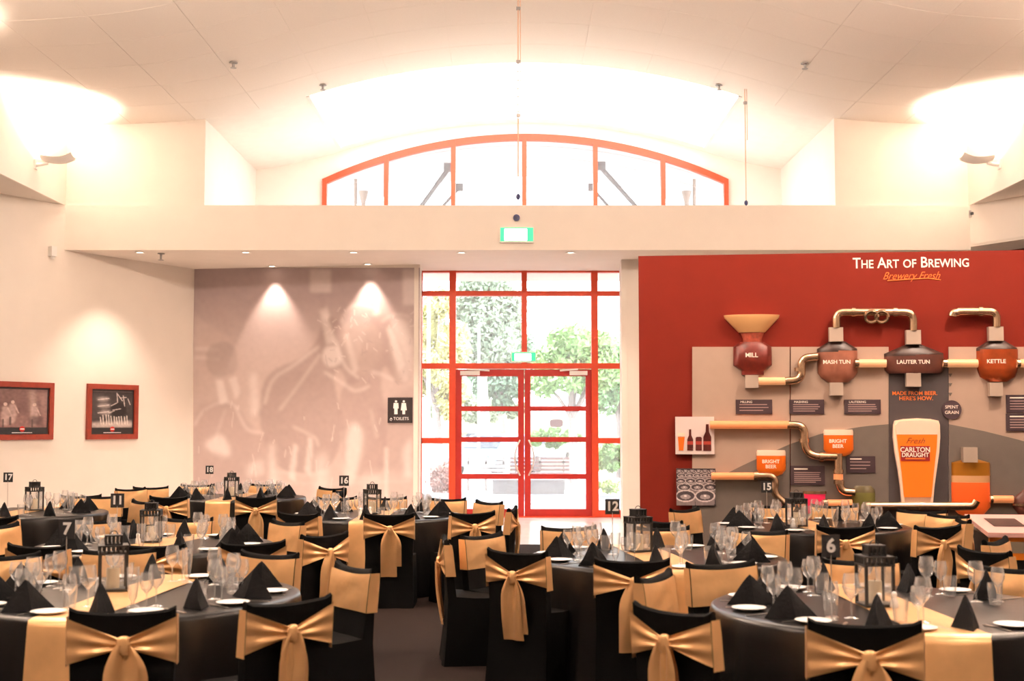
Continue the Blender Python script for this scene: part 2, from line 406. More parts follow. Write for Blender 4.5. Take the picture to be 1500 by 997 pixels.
# mural wall, lobby walls
ML, MR = (-5.84, 23.22), (-1.645, 22.53); MW = Frame(ML, MR)
wall_line('wall_back_left', ML, MR, 0, ZS, 0.15, 'back wall that carries the faded horse mural')
wall_line('wall_lobby_left', MR, (-1.69, YD), 0, ZS, 0.1, 'short return wall beside the glass entrance')
wall_line('wall_back_right', (1.894, 21.87), (9.0, 21.87), 0, ZS, 0.15, 'cream pilaster wall between glass entrance and red wall')
wall_line('wall_lobby_right', (2.0, YD), (1.894, 21.87), 0, ZS, 0.1, 'short return wall right of the glass entrance')

# ================================================================== glazed entrance
gw = struct(empty('window_1', (0, YD, 0)), 'tall red-framed glazed entrance wall')
def X(px, py=560): return at_y(px, py, YD).x
def Z(py, px=767): return at_y(px, py, YD).z
gx = [X(617), X(663), X(768), X(871), X(910)]
zt = [ZS, Z(430), Z(536), Z(645)]
FW = 0.06
def gbox(name, x0, x1, z0, z1, y0=-0.07, y1=0.07, par=gw, m=REDFRAME): return MB().box(x0, x1, y0, y1, z0, z1).build(name, m, par)
for i in (1, 3): gbox('mullion', gx[i] - FW, gx[i] + FW, 0, ZS, -0.09, 0.09)
gbox('mullion', gx[2] - 0.05, gx[2] + 0.05, zt[2], ZS, -0.09, 0.09)
gbox('mullion', gx[0] - 0.05, gx[0] + 0.02, 0, ZS); gbox('mullion', gx[4] - 0.02, gx[4] + 0.06, 0, ZS)
for i in range(4):
    a, b_ = gx[i], gx[i + 1]
    gbox('transom', a, b_, zt[1] - 0.045, zt[1] + 0.045); gbox('transom', a, b_, zt[2] - 0.05, zt[2] + 0.05, -0.085, 0.085)
    gbox('transom', a, b_, ZS - 0.03, ZS)
    if i in (0, 3):
        gbox('transom', a, b_, zt[3] - 0.05, zt[3] + 0.05); gbox('transom', a, b_, 0, 0.13)
def pane(x0, x1, z0, z1, par, y=0.0, m=PANE): MB().add([(x0, y, z0), (x1, y, z0), (x1, y, z1), (x0, y, z1)], [(0, 1, 2, 3)]).build('pane', m, par)
for i in range(4):
    a, b_ = gx[i] + 0.05, gx[i + 1] - 0.05
    pane(a, b_, zt[1] + 0.04, ZS - 0.03, gw); pane(a, b_, zt[2] + 0.05, zt[1] - 0.04, gw)
    if i in (0, 3): pane(a, b_, zt[3] + 0.05, zt[2] - 0.05, gw); pane(a, b_, 0.12, zt[3] - 0.05, gw)
# double doors
REDDOOR = mat('red_door_paint', srgb(180, 38, 30), 0.4, noise=0.05, nscale=12)
dz = [0.02, Z(745), Z(697), Z(643), Z(598), Z(551), Z(541)]
for n_, (x0, x1, hs) in enumerate(((gx[1] + FW, gx[2] - 0.005, 1), (gx[2] + 0.005, gx[3] - FW, -1))):
    d = struct(empty('door_%d' % (n_ + 1), (0, YD - 0.02, 0)), '%s leaf of the red double glass door' % ('left' if n_ == 0 else 'right'))
    st = 0.11
    gbox('stile', x0, x0 + st, 0.02, dz[6], -0.03, 0.03, d, REDDOOR); gbox('stile', x1 - st, x1, 0.02, dz[6], -0.03, 0.03, d, REDDOOR)
    gbox('rail', x0 + st, x1 - st, 0.02, dz[1], -0.03, 0.03, d, REDDOOR); gbox('rail', x0 + st, x1 - st, dz[5], dz[6], -0.03, 0.03, d, REDDOOR)
    for k in (2, 3, 4): gbox('rail', x0 + st, x1 - st, dz[k] - 0.05, dz[k] + 0.04, -0.03, 0.03, d, REDDOOR)
    zz = [dz[1], dz[2], dz[3], dz[4], dz[5]]
    for k in range(4): pane(x0 + st, x1 - st, zz[k] + (0.04 if k else 0), zz[k + 1] - (0.05 if k < 3 else 0), d)
    xh = (x1 - st * 0.5) if hs > 0 else (x0 + st * 0.5); z0, z1 = Z(696), Z(644)
    hd = MB().tube([(xh - hs * 0.02 - hs * 0.10 * math.sin(math.pi * k / 12), -0.045 - 0.03 * math.sin(math.pi * k / 12), z0 + (z1 - z0) * k / 12) for k in range(13)], 0.016, 8).build('handle', STEEL, d)
    xa = X(674.5 if hs > 0 else 834); xb = X(703 if hs > 0 else 860)
    cl = gbox('door_closer', xa, xb, Z(549.5), Z(543.5), -0.11, -0.03, d, ALU)
    xa2 = X(684 if hs > 0 else 846); xb2 = X(717 if hs > 0 else 820)
    MB().tube([(xa2, -0.09, Z(541)), ((xa2 + xb2) / 2, -0.13, Z(542)), (xb2, -0.09, Z(543))], 0.018, 6).build('closer_arm', ALU, cl)
struct(MB().box(gx[1], gx[3], YD - 0.12, YD + 0.12, 0, 0.02).build('trim_2', REDFRAME), 'red door threshold')

# ================================================================== lights of the room
def spot(name, loc, energy, size=R(80), blend=0.6, colr=WARM, rot=(0, 0, 0), radius=0.04, parent=None):
    l = bpy.data.lights.new(name, 'SPOT'); l.energy = energy; l.spot_size = size; l.spot_blend = blend; l.color = colr; l.shadow_soft_size = radius
    o = bpy.data.objects.new(name, l); col.objects.link(o); o.location = loc; o.rotation_euler = rot
    if parent: o.parent = parent
    return o
def sconce(side, y, label):
    x = XL if side < 0 else XR; zs_ = 5.78
    t = tag(empty('wall_uplight', (x, y, zs_)), label, 'uplight', 'wall uplights')
    s = -side
    # curved boat shaped reflector on a short arm
    def bowl(u, v):
        a = (u - 0.5) * 2; q = (v - 0.5) * 2
        return (s * (0.36 + 0.24 * a), 0.17 * q, -0.05 + 0.07 * (a * a) * (1 if a > 0 else 0.6) + 0.05 * q * q)
    b = MB().grid(bowl, 12, 8); k = len(b.v)
    b.add([(x_, y_, z_ - 0.025) for x_, y_, z_ in b.v[:k]], [tuple(reversed(f)) for f in b.f])
    b.build('reflector', ALU, t)
    MB().tube([(0, 0, -0.09), (s * 0.10, 0, -0.085), (s * 0.2, 0, -0.06)], 0.03, 8).build('arm', ALU, t)
    MB().box(min(0, s * 0.02), max(0, s * 0.02), -0.06, 0.06, -0.16, -0.02).build('wall_plate', ALU, t)
    l = bpy.data.lights.new('uplight_lamp', 'SPOT'); l.energy = SCONCE_W; l.color = UPC; l.shadow_soft_size = 0.07; l.spot_size = R(140); l.spot_blend = 1.0
    o = bpy.data.objects.new('uplight_lamp', l); col.objects.link(o); o.parent = t; o.location = (s * 0.32, 0, 0.05); o.rotation_euler = (math.pi, -s * R(18), 0)
    return t
for side, nm in ((-1, 'left'), (1, 'right')):
    sconce(side, 19.35, 'curved metal uplight on the upper %s wall' % nm)
    for k, y in enumerate((14.6, 9.8, 5.0, 0.2, -4.6)):
        l = bpy.data.lights.new('uplight_lamp', 'SPOT'); l.energy = SCONCE_W; l.color = UPC; l.shadow_soft_size = 0.07; l.spot_size = R(140); l.spot_blend = 1.0
        o = bpy.data.objects.new('uplight_lamp', l); col.objects.link(o); o.location = ((XL if side < 0 else XR) - side * 0.32, y, 5.83); o.rotation_euler = (math.pi, side * R(18), 0)
# recessed downlights in the soffit
def downlight(x, y, z, label, energy, size, blend, tilt=0.0):
    t = tag(empty('recessed_downlight', (x, y, z)), label, 'downlight', 'soffit downlights')
    MB().lathe([(0.07, 0.0), (0.085, -0.004), (0.085, -0.012), (0.062, -0.012), (0.055, 0.0)], 16).build('trim_ring', ALU, t)
    LAMP = mat('lamp_face', (1, 0.9, 0.75, 1), 0.5, emit=(1, 0.82, 0.6, 1), estr=5.0)
    MB().lathe([(0.055, -0.004), (0.02, -0.006)], 16).build('lamp', LAMP, t)
    spot('downlight_lamp', (0, 0, -0.03), energy, size, blend, rot=(tilt, 0, 0), parent=t)
words = ['leftmost', 'second from left', 'third from left', 'fourth from left', 'rightmost']
for k, (px, py) in enumerate(((205, 369), (360, 369), (518, 369), (676, 369.5), (836, 369.5))):
    p = at_z(px, py, ZS); downlight(p.x, p.y, ZS, 'round recessed downlight in the soffit edge, %s of the row' % words[k], DOWN_W, R(95), 0.7)
for px, nm in ((404, 'left'), (543, 'right')):
    u, _ = MW.uz(px, 396); p = MW.o + MW.u * u + MW.n * 0.20
    downlight(p.x, p.y, ZS, 'recessed wall-washer making the %s light scallop on the mural' % nm, WASH_W, R(70), 0.6)
# display lights over the red wall and soft hall downlights over the tables (ceiling is 7 m up)
for x, y in ((3.0, 11.6), (5.2, 11.4), (7.0, 11.3)):
    spot('display_lamp', (x, y, zc(x) - 0.2), 90, R(62), 0.8, rot=(R(38), 0, 0), radius=0.06)
for x in (-4.6, 0.2, 5.0):
    for y in (1.5, 6.5):
        spot('hall_lamp', (x, y, zc(x) - 0.15), HALL_W * 6, R(110), 0.9, radius=0.15)
    l = bpy.data.lights.new('added_fill_light', 'POINT'); l.energy = FILL_W; l.color = WARM; l.shadow_soft_size = 0.2  # unseen point lights added to brighten the ceiling, without fixtures
    o = bpy.data.objects.new('added_fill_light', l); col.objects.link(o); o.location = (x, 11.5, 5.9)

# ================================================================== mural print
TOP, MID, LGT = (0.40, 0.315, 0.315), (0.60, 0.48, 0.45), (0.82, 0.73, 0.70)
def smooth(P, closed):
    P = [np.array(p, float) for p in P]; n = len(P); out = []
    for i in range(n if closed else n - 1):
        p0, p1, p2, p3 = (P[(i - 1) % n], P[i], P[(i + 1) % n], P[(i + 2) % n]) if closed else (P[max(i - 1, 0)], P[i], P[i + 1], P[min(i + 2, n - 1)])
        for k in range(6):
            t = k / 6; out.append(tuple(.5 * (2 * p1 + (p2 - p0) * t + (2 * p0 - 5 * p1 + 4 * p2 - p3) * t * t + (3 * p1 - p0 - 3 * p2 + p3) * t ** 3)))
    if not closed: out.append(tuple(P[-1]))
    return out
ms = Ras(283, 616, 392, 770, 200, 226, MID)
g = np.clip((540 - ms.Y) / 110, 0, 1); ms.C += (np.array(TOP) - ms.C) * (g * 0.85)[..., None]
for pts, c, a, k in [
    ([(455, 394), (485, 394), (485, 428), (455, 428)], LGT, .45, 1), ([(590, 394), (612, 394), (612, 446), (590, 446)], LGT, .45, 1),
    ([(285, 462), (345, 500), (285, 518)], MID, .8, 2), ([(285, 508), (320, 510), (320, 514), (285, 512)], LGT, .6, 0), ([(285, 522), (322, 524), (322, 527), (285, 525)], LGT, .6, 0),
    # main horse: chest, neck, head; then the near horse's large head at the right
    ([(380, 610), (386, 562), (404, 540), (440, 524), (462, 500), (474, 470), (486, 464), (500, 474), (514, 510), (530, 545), (524, 560), (510, 560), (496, 540), (490, 560), (500, 610), (496, 660), (470, 690), (420, 690), (392, 660)], (0.41, 0.31, 0.29), .75, 1),
    ([(500, 640), (498, 580), (520, 540), (536, 490), (548, 460), (562, 458), (578, 480), (592, 520), (602, 548), (596, 562), (580, 560), (564, 536), (558, 560), (566, 620), (560, 690), (510, 690)], (0.43, 0.32, 0.30), .7, 1),
    ([(474, 468), (478, 446), (484, 464)], LGT, .6, 1), ([(546, 462), (552, 440), (558, 460)], LGT, .6, 1),
    ([(503, 490), (510, 488), (526, 540), (518, 548)], LGT, .65, 1), ([(566, 480), (574, 480), (594, 535), (584, 545)], LGT, .65, 1),
    ([(545, 600), (612, 560), (612, 690), (560, 690)], (0.44, 0.33, 0.31), .6, 3),
    ([(285, 610), (310, 588), (345, 592), (372, 630), (400, 640), (405, 690), (360, 720), (285, 720)], (0.45, 0.34, 0.32), .6, 2),
    ([(500, 480), (520, 470), (545, 474), (560, 500), (548, 540), (520, 548), (505, 520)], (0.60, 0.48, 0.44), .4, 2),
    ([(575, 470), (600, 475), (602, 545), (590, 560), (575, 520)], LGT, .5, 2),
    ([(468, 455), (476, 452), (492, 500), (478, 505)], LGT, .55, 1), ([(478, 508), (495, 510), (500, 530), (483, 538), (472, 524)], LGT, .6, 1),
    ([(305, 510), (330, 500), (346, 515), (344, 545), (318, 550), (304, 540)], (0.42, 0.33, 0.31), .6, 1), ([(316, 556), (326, 556), (334, 588), (322, 592)], LGT, .7, 1),
    ([(335, 555), (346, 550), (352, 575), (345, 585)], LGT, .6, 1), ([(300, 650), (322, 636), (334, 650), (336, 668), (312, 662)], LGT, .75, 2),
    ([(366, 548), (376, 545), (380, 600), (368, 612)], LGT, .6, 2), ([(508, 636), (520, 618), (532, 640), (520, 700), (505, 710)], LGT, .7, 2),
    ([(394, 650), (402, 650), (408, 735), (394, 735)], LGT, .6, 2), ([(422, 700), (430, 650), (436, 652), (432, 705)], LGT, .6, 1), ([(446, 690), (452, 640), (458, 642), (456, 700)], LGT, .6, 1),
    ([(462, 670), (478, 660), (484, 735), (462, 735)], LGT, .55, 3), ([(590, 660), (602, 636), (606, 700), (592, 700)], LGT, .6, 2), ([(564, 655), (568, 655), (568, 735), (563, 735)], LGT, .6, 0),
    ([(530, 690), (560, 690), (560, 735), (528, 735)], LGT, .35, 3), ([(360, 680), (385, 672), (388, 695), (362, 700)], LGT, .5, 2)]:
    ms.poly(smooth(pts, True) if len(pts) > 4 else pts, c, a, max(k, 1))
for pts, w, a in [([(388, 590), (400, 556), (430, 535), (466, 508)], 3, .7), ([(410, 600), (440, 560), (468, 520)], 2.5, .6), ([(492, 500), (505, 535), (525, 553)], 3, .8),
                  ([(476, 545), (500, 560), (520, 572), (540, 566)], 3, .75), ([(500, 470), (512, 450), (530, 446), (548, 452)], 3, .6), ([(560, 470), (580, 460), (600, 464)], 3, .5),
                  ([(285, 622), (300, 600), (330, 588), (350, 598)], 2.5, .7), ([(345, 596), (362, 628), (384, 634)], 3, .7), ([(330, 600), (316, 640)], 2, .5), ([(400, 690), (440, 694), (470, 692)], 2, .5),
                  ([(430, 625), (460, 640), (466, 652)], 2.5, .6), ([(545, 545), (560, 548), (575, 556)], 5, .6), ([(543, 600), (552, 640)], 3, .4), ([(355, 705), (470, 708), (600, 704)], 1.5, .4)]:
    ms.line(smooth(pts, False), w + .6, LGT, a * .75, 1)
for _ in range(70):
    x, y = random.uniform(470, 605), random.uniform(455, 560); ms.line([(x, y), (x + random.uniform(-6, 6), y + random.uniform(-8, 8))], 2, LGT if random.random() < .6 else TOP, .35)
for _ in range(60):
    x, y = random.uniform(290, 600), random.uniform(580, 730); ms.line([(x, y), (x + random.uniform(-4, 4), y + random.uniform(4, 22))], 2, LGT if random.random() < .55 else (0.5, 0.38, 0.34), .3)
ms.noise(0.06, 1)
m_o = MW.o + MW.n * 0.004
def mural_pt(px, py):
    u, z = MW.uz(px, py, 0.004); u = min(max(u, 0.0), MW.len); return (u, -0.004, min(max(z, 0.0), ZS))
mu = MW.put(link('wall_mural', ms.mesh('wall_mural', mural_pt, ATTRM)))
tag(mu, 'faded sepia mural print of harnessed draught horses on the back wall', 'mural')

# toilet sign
u0, z0 = MW.uz(568, 619, .02); u1, z1 = MW.uz(604, 582, .02)
ts = tag(MW.put(empty('toilet_sign')), 'black square toilet sign with white figures on the mural', 'sign')
MB().box(u0, u1, -0.03, -0.004, z0, z1).build('board', mat('dark_sign_board', srgb(44, 34, 36), 0.4), ts)
def figure(cx, zb, h, skirt):
    b = MB(); b.prism_xz([(cx + .085 * h * math.cos(t * math.pi / 5), zb + h * .91 + .085 * h * math.sin(t * math.pi / 5)) for t in range(10)], -0.034, -0.029)
    if skirt: b.prism_xz([(cx - .1 * h, zb), (cx + .1 * h, zb), (cx + .1 * h, zb + .28 * h), (cx + .22 * h, zb + .28 * h), (cx + .15 * h, zb + .8 * h), (cx - .15 * h, zb + .8 * h), (cx - .22 * h, zb + .28 * h), (cx - .1 * h, zb + .28 * h)], -0.034, -0.029)
    else: b.prism_xz([(cx - .12 * h, zb), (cx + .12 * h, zb), (cx + .12 * h, zb + .4 * h), (cx + .2 * h, zb + .42 * h), (cx + .17 * h, zb + .8 * h), (cx - .17 * h, zb + .8 * h), (cx - .2 * h, zb + .42 * h), (cx - .12 * h, zb + .4 * h)], -0.034, -0.029)
    b.build('pictogram', SIGNWHITE, ts)
W_ = u1 - u0; figure(u0 + .34 * W_, z0 + .34 * W_, .56 * W_, False); figure(u0 + .66 * W_, z0 + .34 * W_, .56 * W_, True)
letters('TOILETS', .17 * W_, SIGNWHITE, ts, x=u0 + .55 * W_, y=-0.031, z=z0 + .16 * W_)
b = MB(); cx, cz = u0 + .14 * W_, z0 + .15 * W_
b.tube([(cx + .045 * W_ * math.cos(t * .52), -0.031, cz - .02 * W_ + .045 * W_ * math.sin(t * .52)) for t in range(12)], .008 * W_, 5); b.tube([(cx, -0.031, cz + .06 * W_), (cx, -0.031, cz), (cx + .05 * W_, -0.031, cz)], .01 * W_, 5)
b.build('wheelchair_symbol', SIGNWHITE, ts)

# ================================================================== framed pictures on the left wall
def framed(px0, px1, pt0, pt1, pb0, label, paint):
    u0, zt0 = LWALL.uz(px0, pt0, .03); u1, _ = LWALL.uz(px1, pt1, .03); _, zb0 = LWALL.uz(px0, pb0, .03)
    t = tag(LWALL.put(empty('framed_picture')), label, 'picture', 'framed pictures on the left wall')
    f = .085
    for nm, a in (('frame_rail', (u0, u1, zt0 - f, zt0)), ('frame_rail', (u0, u1, zb0, zb0 + f)), ('frame_stile', (u0, u0 + f, zb0 + f, zt0 - f)), ('frame_stile', (u1 - f, u1, zb0 + f, zt0 - f))):
        MB().box(a[0], a[1], -0.05, -0.001, a[2], a[3]).build(nm, FRAMEWOOD, t)
    MB().box(u0 + f, u1 - f, -0.02, -0.002, zb0 + f, zt0 - f).build('mat_board', SIGNBLACK, t)
    m = .03; A, B, Cc, D = u0 + f + m, u1 - f - m, zb0 + f + .11, zt0 - f - m
    r = Ras(0, 100, 0, 100, 70, 70, (0.05, 0.035, 0.035)); paint(r); r.noise(.35, 1)
    pm = link('photo_print', r.mesh('photo_print', lambda x, y: (A + (B - A) * x / 100, -0.022, D - (D - Cc) * y / 100), ATTR), t)
    cu_ = (u0 + u1) / 2; zc_ = zb0 + f + .085
    MB().prism_xz([(cu_ + .05 * math.cos(k * math.pi / 8), zc_ + .045 * math.sin(k * math.pi / 8)) for k in range(16)], -0.026, -0.02).build('emblem', mat('emblem_red', srgb(190, 40, 30), .5), t)
    MB().box(cu_ - .04, cu_ + .04, -0.028, -0.025, zc_ - .008, zc_ + .008).build('emblem_band', SIGNWHITE, t)
    MB().box(cu_ - .19, cu_ + .19, -0.024, -0.019, zb0 + f + .022, zb0 + f + .032).build('caption_line', SIGNWHITE, t)

def paint1(r):
    r.put(np.ones(r.X.shape), (.16, .09, .085)); r.poly([(0, 0), (100, 0), (100, 25), (0, 35)], (.22, .13, .12), .7, 3)
    r.poly([(65, 0), (72, 0), (78, 60), (66, 60)], (.6, .45, .4), .6, 3); r.poly([(85, 10), (100, 5), (100, 90), (88, 80)], (.35, .22, .2), .7, 3)
    r.poly([(0, 70), (100, 62), (100, 100), (0, 100)], (.26, .15, .14), .8, 4)
    for x, y in ((16, 40), (30, 34), (74, 40)):
        r.ell(x, y, 3.5, 4.5, (.6, .45, .4), .9); r.poly([(x - 6, y + 5), (x + 6, y + 5), (x + 8, y + 34), (x + 4, y + 55), (x - 6, y + 55), (x - 8, y + 30)], (.5, .36, .33), .75, 1)
        r.line([(x + 5, y + 10), (x + 12, y + 28)], 3, (.55, .4, .36), .8); r.line([(x - 4, y + 40), (x - 4, y + 58)], 4, (.06, .04, .04), .8)
    r.poly([(66, 70), (92, 72), (88, 95), (64, 92)], (.08, .05, .05), .8, 2)
def paint2(r):
    r.put(np.ones(r.X.shape), (.05, .04, .04)); r.poly([(0, 86), (100, 82), (100, 100), (0, 100)], (.6, .5, .46), .8, 2)
    for k in range(3):
        r.ell(26 + k * 3, 22 + k * 18, 15, 6, (.5, .42, .4), .6, 2); r.line([(14, 24 + k * 18), (40, 20 + k * 18)], 2, (.8, .7, .66), .7)
    r.poly([(45, 40), (60, 30), (82, 34), (86, 60), (70, 72), (48, 66)], (.02, .015, .015), .9, 1)
    for x, y, x2, y2 in ((60, 5, 62, 30), (62, 8, 74, 26), (76, 12, 80, 40), (88, 20, 94, 36), (70, 18, 84, 16), (46, 40, 60, 32), (50, 52, 70, 48), (40, 60, 54, 54)):
        r.line([(x, y), (x2, y2)], 2, (.75, .65, .6), .7)
    for x in (20, 26, 34, 40, 46, 54, 60, 66, 72, 80, 86): r.line([(x, 64 + random.random() * 8), (x + 2, 90)], 2.4, (.8, .72, .66), .75)
framed(-12, 79, 557.5, 560, 644.5, 'red-framed photograph of two brewery workers, cut by the left photo edge', paint1)
framed(128.5, 202.5, 561.5, 564, 643.5, 'red-framed dark photograph of a horse team and wagon near the mural', paint2)

# small fittings
def small_box(name, px, py, frame, w, h, d, label, cat, m=ALU):
    u, z = frame.uz(px, py, d / 2); t = tag(frame.put(empty(name)), label, cat)
    MB().box(u - w / 2, u + w / 2, -d, 0, z - h / 2, z + h / 2).build('housing', m, t); MB().lathe([(w * .35, 0), (w * .3, .03), (0, .04)], 12, (u, -d * .6, z - h / 2 - .04)).build('lens', m, t)
small_box('motion_sensor', 77, 368, LWALL, .10, .16, .09, 'small cream motion sensor high on the left wall', 'sensor')
b = MB(); p = at_y(1424, 313, YB - .03); t = tag(empty('security_sensor', p), 'small grey sensor at the right end of the beam', 'sensor')
MB().box(-.04, .04, 0.0, .03, -.06, .06).build('housing', GREYMETAL, t); MB().lathe([(.03, -.02), (.03, .02), (0, .035)], 10, (0, -.01, 0)).build('lens', BLACKMETAL, t)
p = at_y(756.5, 319, YB); t = tag(empty('round_button', (p.x, YB, p.z)), 'small dark blue round disc on the beam above the exit sign', 'disc')
MB().tube([(0, -.03, 0), (0, -.001, 0)], .055, 14).build('disc', mat('navy', srgb(40, 44, 90), .5), t); MB().tube([(0, -.035, 0), (0, -.03, 0)], .03, 12).build('centre_cap', mat('navy_dark', srgb(26, 28, 60), .4), t)

def exit_sign(p, w, h, label, glow):
    t = tag(empty('exit_sign', p), label, 'exit sign')
    GR = mat('exit_green', srgb(20, 200, 110), .5, emit=(0.08, 0.9, 0.42, 1), estr=glow * .35)
    WH = mat('exit_white', (1, 1, 1, 1), .5, emit=(0.9, 1.0, 0.95, 1), estr=1.6)
    MB().box(-w / 2, w / 2, -.07, -.001, -h / 2, h / 2).build('case', ALU, t)
    MB().box(-w / 2 + .012, w / 2 - .012, -.076, -.069, -h / 2 + .02, h / 2 - .012).build('light_panel', GR, t)
    MB().box(-w * .36, w * .30, -.079, -.075, -h / 2 + .03, h / 2 - .03).build('white_field', WH, t)
    letters('EXIT', h * .62, mat('exit_pale_green', srgb(130, 235, 190), .5, emit=(.3, .9, .6, 1), estr=.9), t, x=-.01, y=-.081, z=0)
    return t
p = at_y(757, 344.5, YB); exit_sign((p.x, YB, p.z), .56, .255, 'glowing green exit sign on the beam above the entrance', 1.1)
p = at_y(767, 523, YD - .12); t2 = exit_sign((p.x, YD - .10, p.z), .46, .19, 'pale green exit sign above the red double doors', 1.0)

# hanging wires and sprinklers
def wire(px0, py0, y, z1, label, hook):
    p = at_y(px0, py0, y); zt_ = zc(p.x) - .012; t = tag(empty('hanging_wire', (p.x, y, zt_)), label, 'wire')
    MB().tube([(0, 0, 0), (0.0, 0, (z1 - zt_))], .008, 6).build('cable', mat('thin_cable', srgb(222, 178, 150), .6), t)
    MB().tube([(0.03, 0, 0), (0.03, 0, (z1 - zt_) * .45)], .006, 5).build('safety_line', mat('thin_cable'if 'thin_cable' in MATS else 'c', (1, 1, 1, 1)), t)
    for k in range(hook): MB().box(-.025, .035, -.02, .02, -.25 - k * .75, -.21 - k * .75).build('clamp', GREYMETAL, t)
    MB().lathe([(.0, -.05), (.03, -.02), (.03, .02), (0, .05)], 8, (0, 0, z1 - zt_)).build('end_weight', mat('navy', (1, 1, 1, 1)), t)
p_ = at_y(759, 288, 17.2); wire(759, 288, 17.2, p_.z, 'long thin wire hanging from the vault in the middle', 3)
p_ = at_y(1093, 297, 20.2); wire(1093, 297, 20.2, p_.z, 'short thin wire hanging right of the arched window', 1)
for px, py, y, lab in ((342, 91, 0, 'left of the skylight'), (473, 124, 0, 'at the skylight left corner'), (1179, 92, 0, 'right of the skylight'), (1053, 124, 0, 'at the skylight right corner')):
    # find depth on the ceiling by stepping along the ray
    best = None
    for k in range(400):
        yy = 14.5 + k * .02; q = at_y(px, py, yy)
        if q.z >= zc(q.x) - .012: best = q; break
    if best is None: best = at_y(px, py, 20)
    t = tag(empty('sprinkler_head', (best.x, best.y, zc(best.x) - .013)), 'small brass ceiling sprinkler %s' % lab, 'sprinkler')
    MB().lathe([(.06, 0), (.06, -.012), (.02, -.02), (.018, -.07)], 12).build('escutcheon', GREYMETAL, t); MB().lathe([(.045, -.085), (.045, -.08)], 10).build('deflector', GREYMETAL, t)
p = at_z(236, 371, ZS); t = tag(empty('sprinkler_head', (p.x, p.y, ZS)), 'small sprinkler under the soffit above the left wall', 'sprinkler')
MB().lathe([(.06, 0), (.06, -.012), (.02, -.02), (.018, -.10)], 12).build('escutcheon', GREYMETAL, t); MB().lathe([(.05, -.115), (.05, -.11)], 10).build('deflector', GREYMETAL, t)

# ================================================================== red display wall
EA, EB = (1.452, 14.5), (5.685, 14.0); EX = Frame(EA, EB); EZ = 3.623
rw = struct(EX.put(MB().box(0, 7.2, 0, .3, 0, EZ).build('wall_display', REDWALL)), 'tall red display wall about brewing on the right')
def ez(px, py, w=0.0): return EX.uz(px, py, w)
SC = 1.0 / (ez(1201, 560)[0] - ez(1200, 560)[0])          # pixels per metre near the middle
def eobj(name, label=None, cat=None, group=None):
    o = EX.put(empty(name)); return tag(o, label, cat, group) if label else o
ttl = eobj('wall_lettering', 'large cream capitals across the top of the red wall', 'lettering')
u, z = ez(1334, 385); w_ = ez(1419, 385)[0] - ez(1249, 385)[0]
lt = letters('The Art of Brewing', .17, LETTER, ttl, x=u, y=-.003, z=z, bold=.0015, small_caps=True)
lt.scale.x = w_ / lt.dimensions.x if lt.dimensions.x else 1
scr = eobj('script_lettering', 'slanted orange handwriting under the red wall title', 'lettering')
u, z = ez(1334, 404); w_ = ez(1376, 405)[0] - ez(1292, 405)[0]
lt = letters('Brewery Fresh', .12, ORANGE, scr, x=u, y=-.003, z=z, shear=.5, bold=-.001); bpy.context.view_layer.update()
lt.scale.x = w_ / lt.dimensions.x if lt.dimensions.x else 1
q = [ez(*p) for p in ((1300, 411), (1330, 409), (1360, 407.5), (1378, 410))]
MB().tube([(a, -.004, c) for a, c in q], .006, 5).build('underline', ORANGE, scr)

# boards
def board(name, pts, d, m, label, parent=None, y=0.0):
    b = MB().prism_xz([ez(*p) for p in pts][::-1] if False else [ez(*p) for p in pts], -d - y, -y)
    o = b.build(name, m, parent)
    if parent is None: EX.put(o); tag(o, label, 'board', 'grey display boards')
    return o
BOT = 832
hill = lambda x: np.interp(x, [1014, 1050, 1090, 1125, 1157, 1205, 1265, 1301, 1345, 1389, 1440, 1500, 1560], [716, 700, 680, 664, 650, 634, 624, 621, 619, 621, 631, 646, 668])
for nm, x0, x1, lab in (('display_board', 1014, 1156.5, 'leftmost grey display board, behind the mill funnel'), ('display_board', 1158, 1301, 'grey display board behind the round copper-pink vessel'), ('display_board', 1389, 1560, 'rightmost grey display board, behind the copper kettle')):
    t = eobj(nm, lab, 'board', 'grey display boards')
    board('light_panel', [(x0, BOT), (x1, BOT), (x1, 508), (x0, 508)], .03, GREYP, None, t)
    n = 10; xs_ = [x0 + (x1 - x0) * k / n for k in range(n + 1)]
    board('hill_print', [(x0, BOT), (x1, BOT)] + [(x, hill(x)) for x in reversed(xs_)], .004, DARKP, None, t, .03)
t = eobj('display_board', 'narrow charcoal board behind the tall beer glass', 'board', 'grey display boards')
board('light_panel', [(1301.5, BOT), (1388.5, BOT), (1388.5, 538), (1301.5, 538)], .034, COLP, None, t)
letters('MADE FROM BEER.', .060, ORANGE, t, x=ez(1339, 576)[0], y=-.036, z=ez(1339, 576)[1], bold=.0008, sx=.98)
letters("HERE'S HOW.", .062, ORANGE, t, x=ez(1341, 583)[0], y=-.036, z=ez(1341, 583.5)[1], bold=.0008, sx=.98)
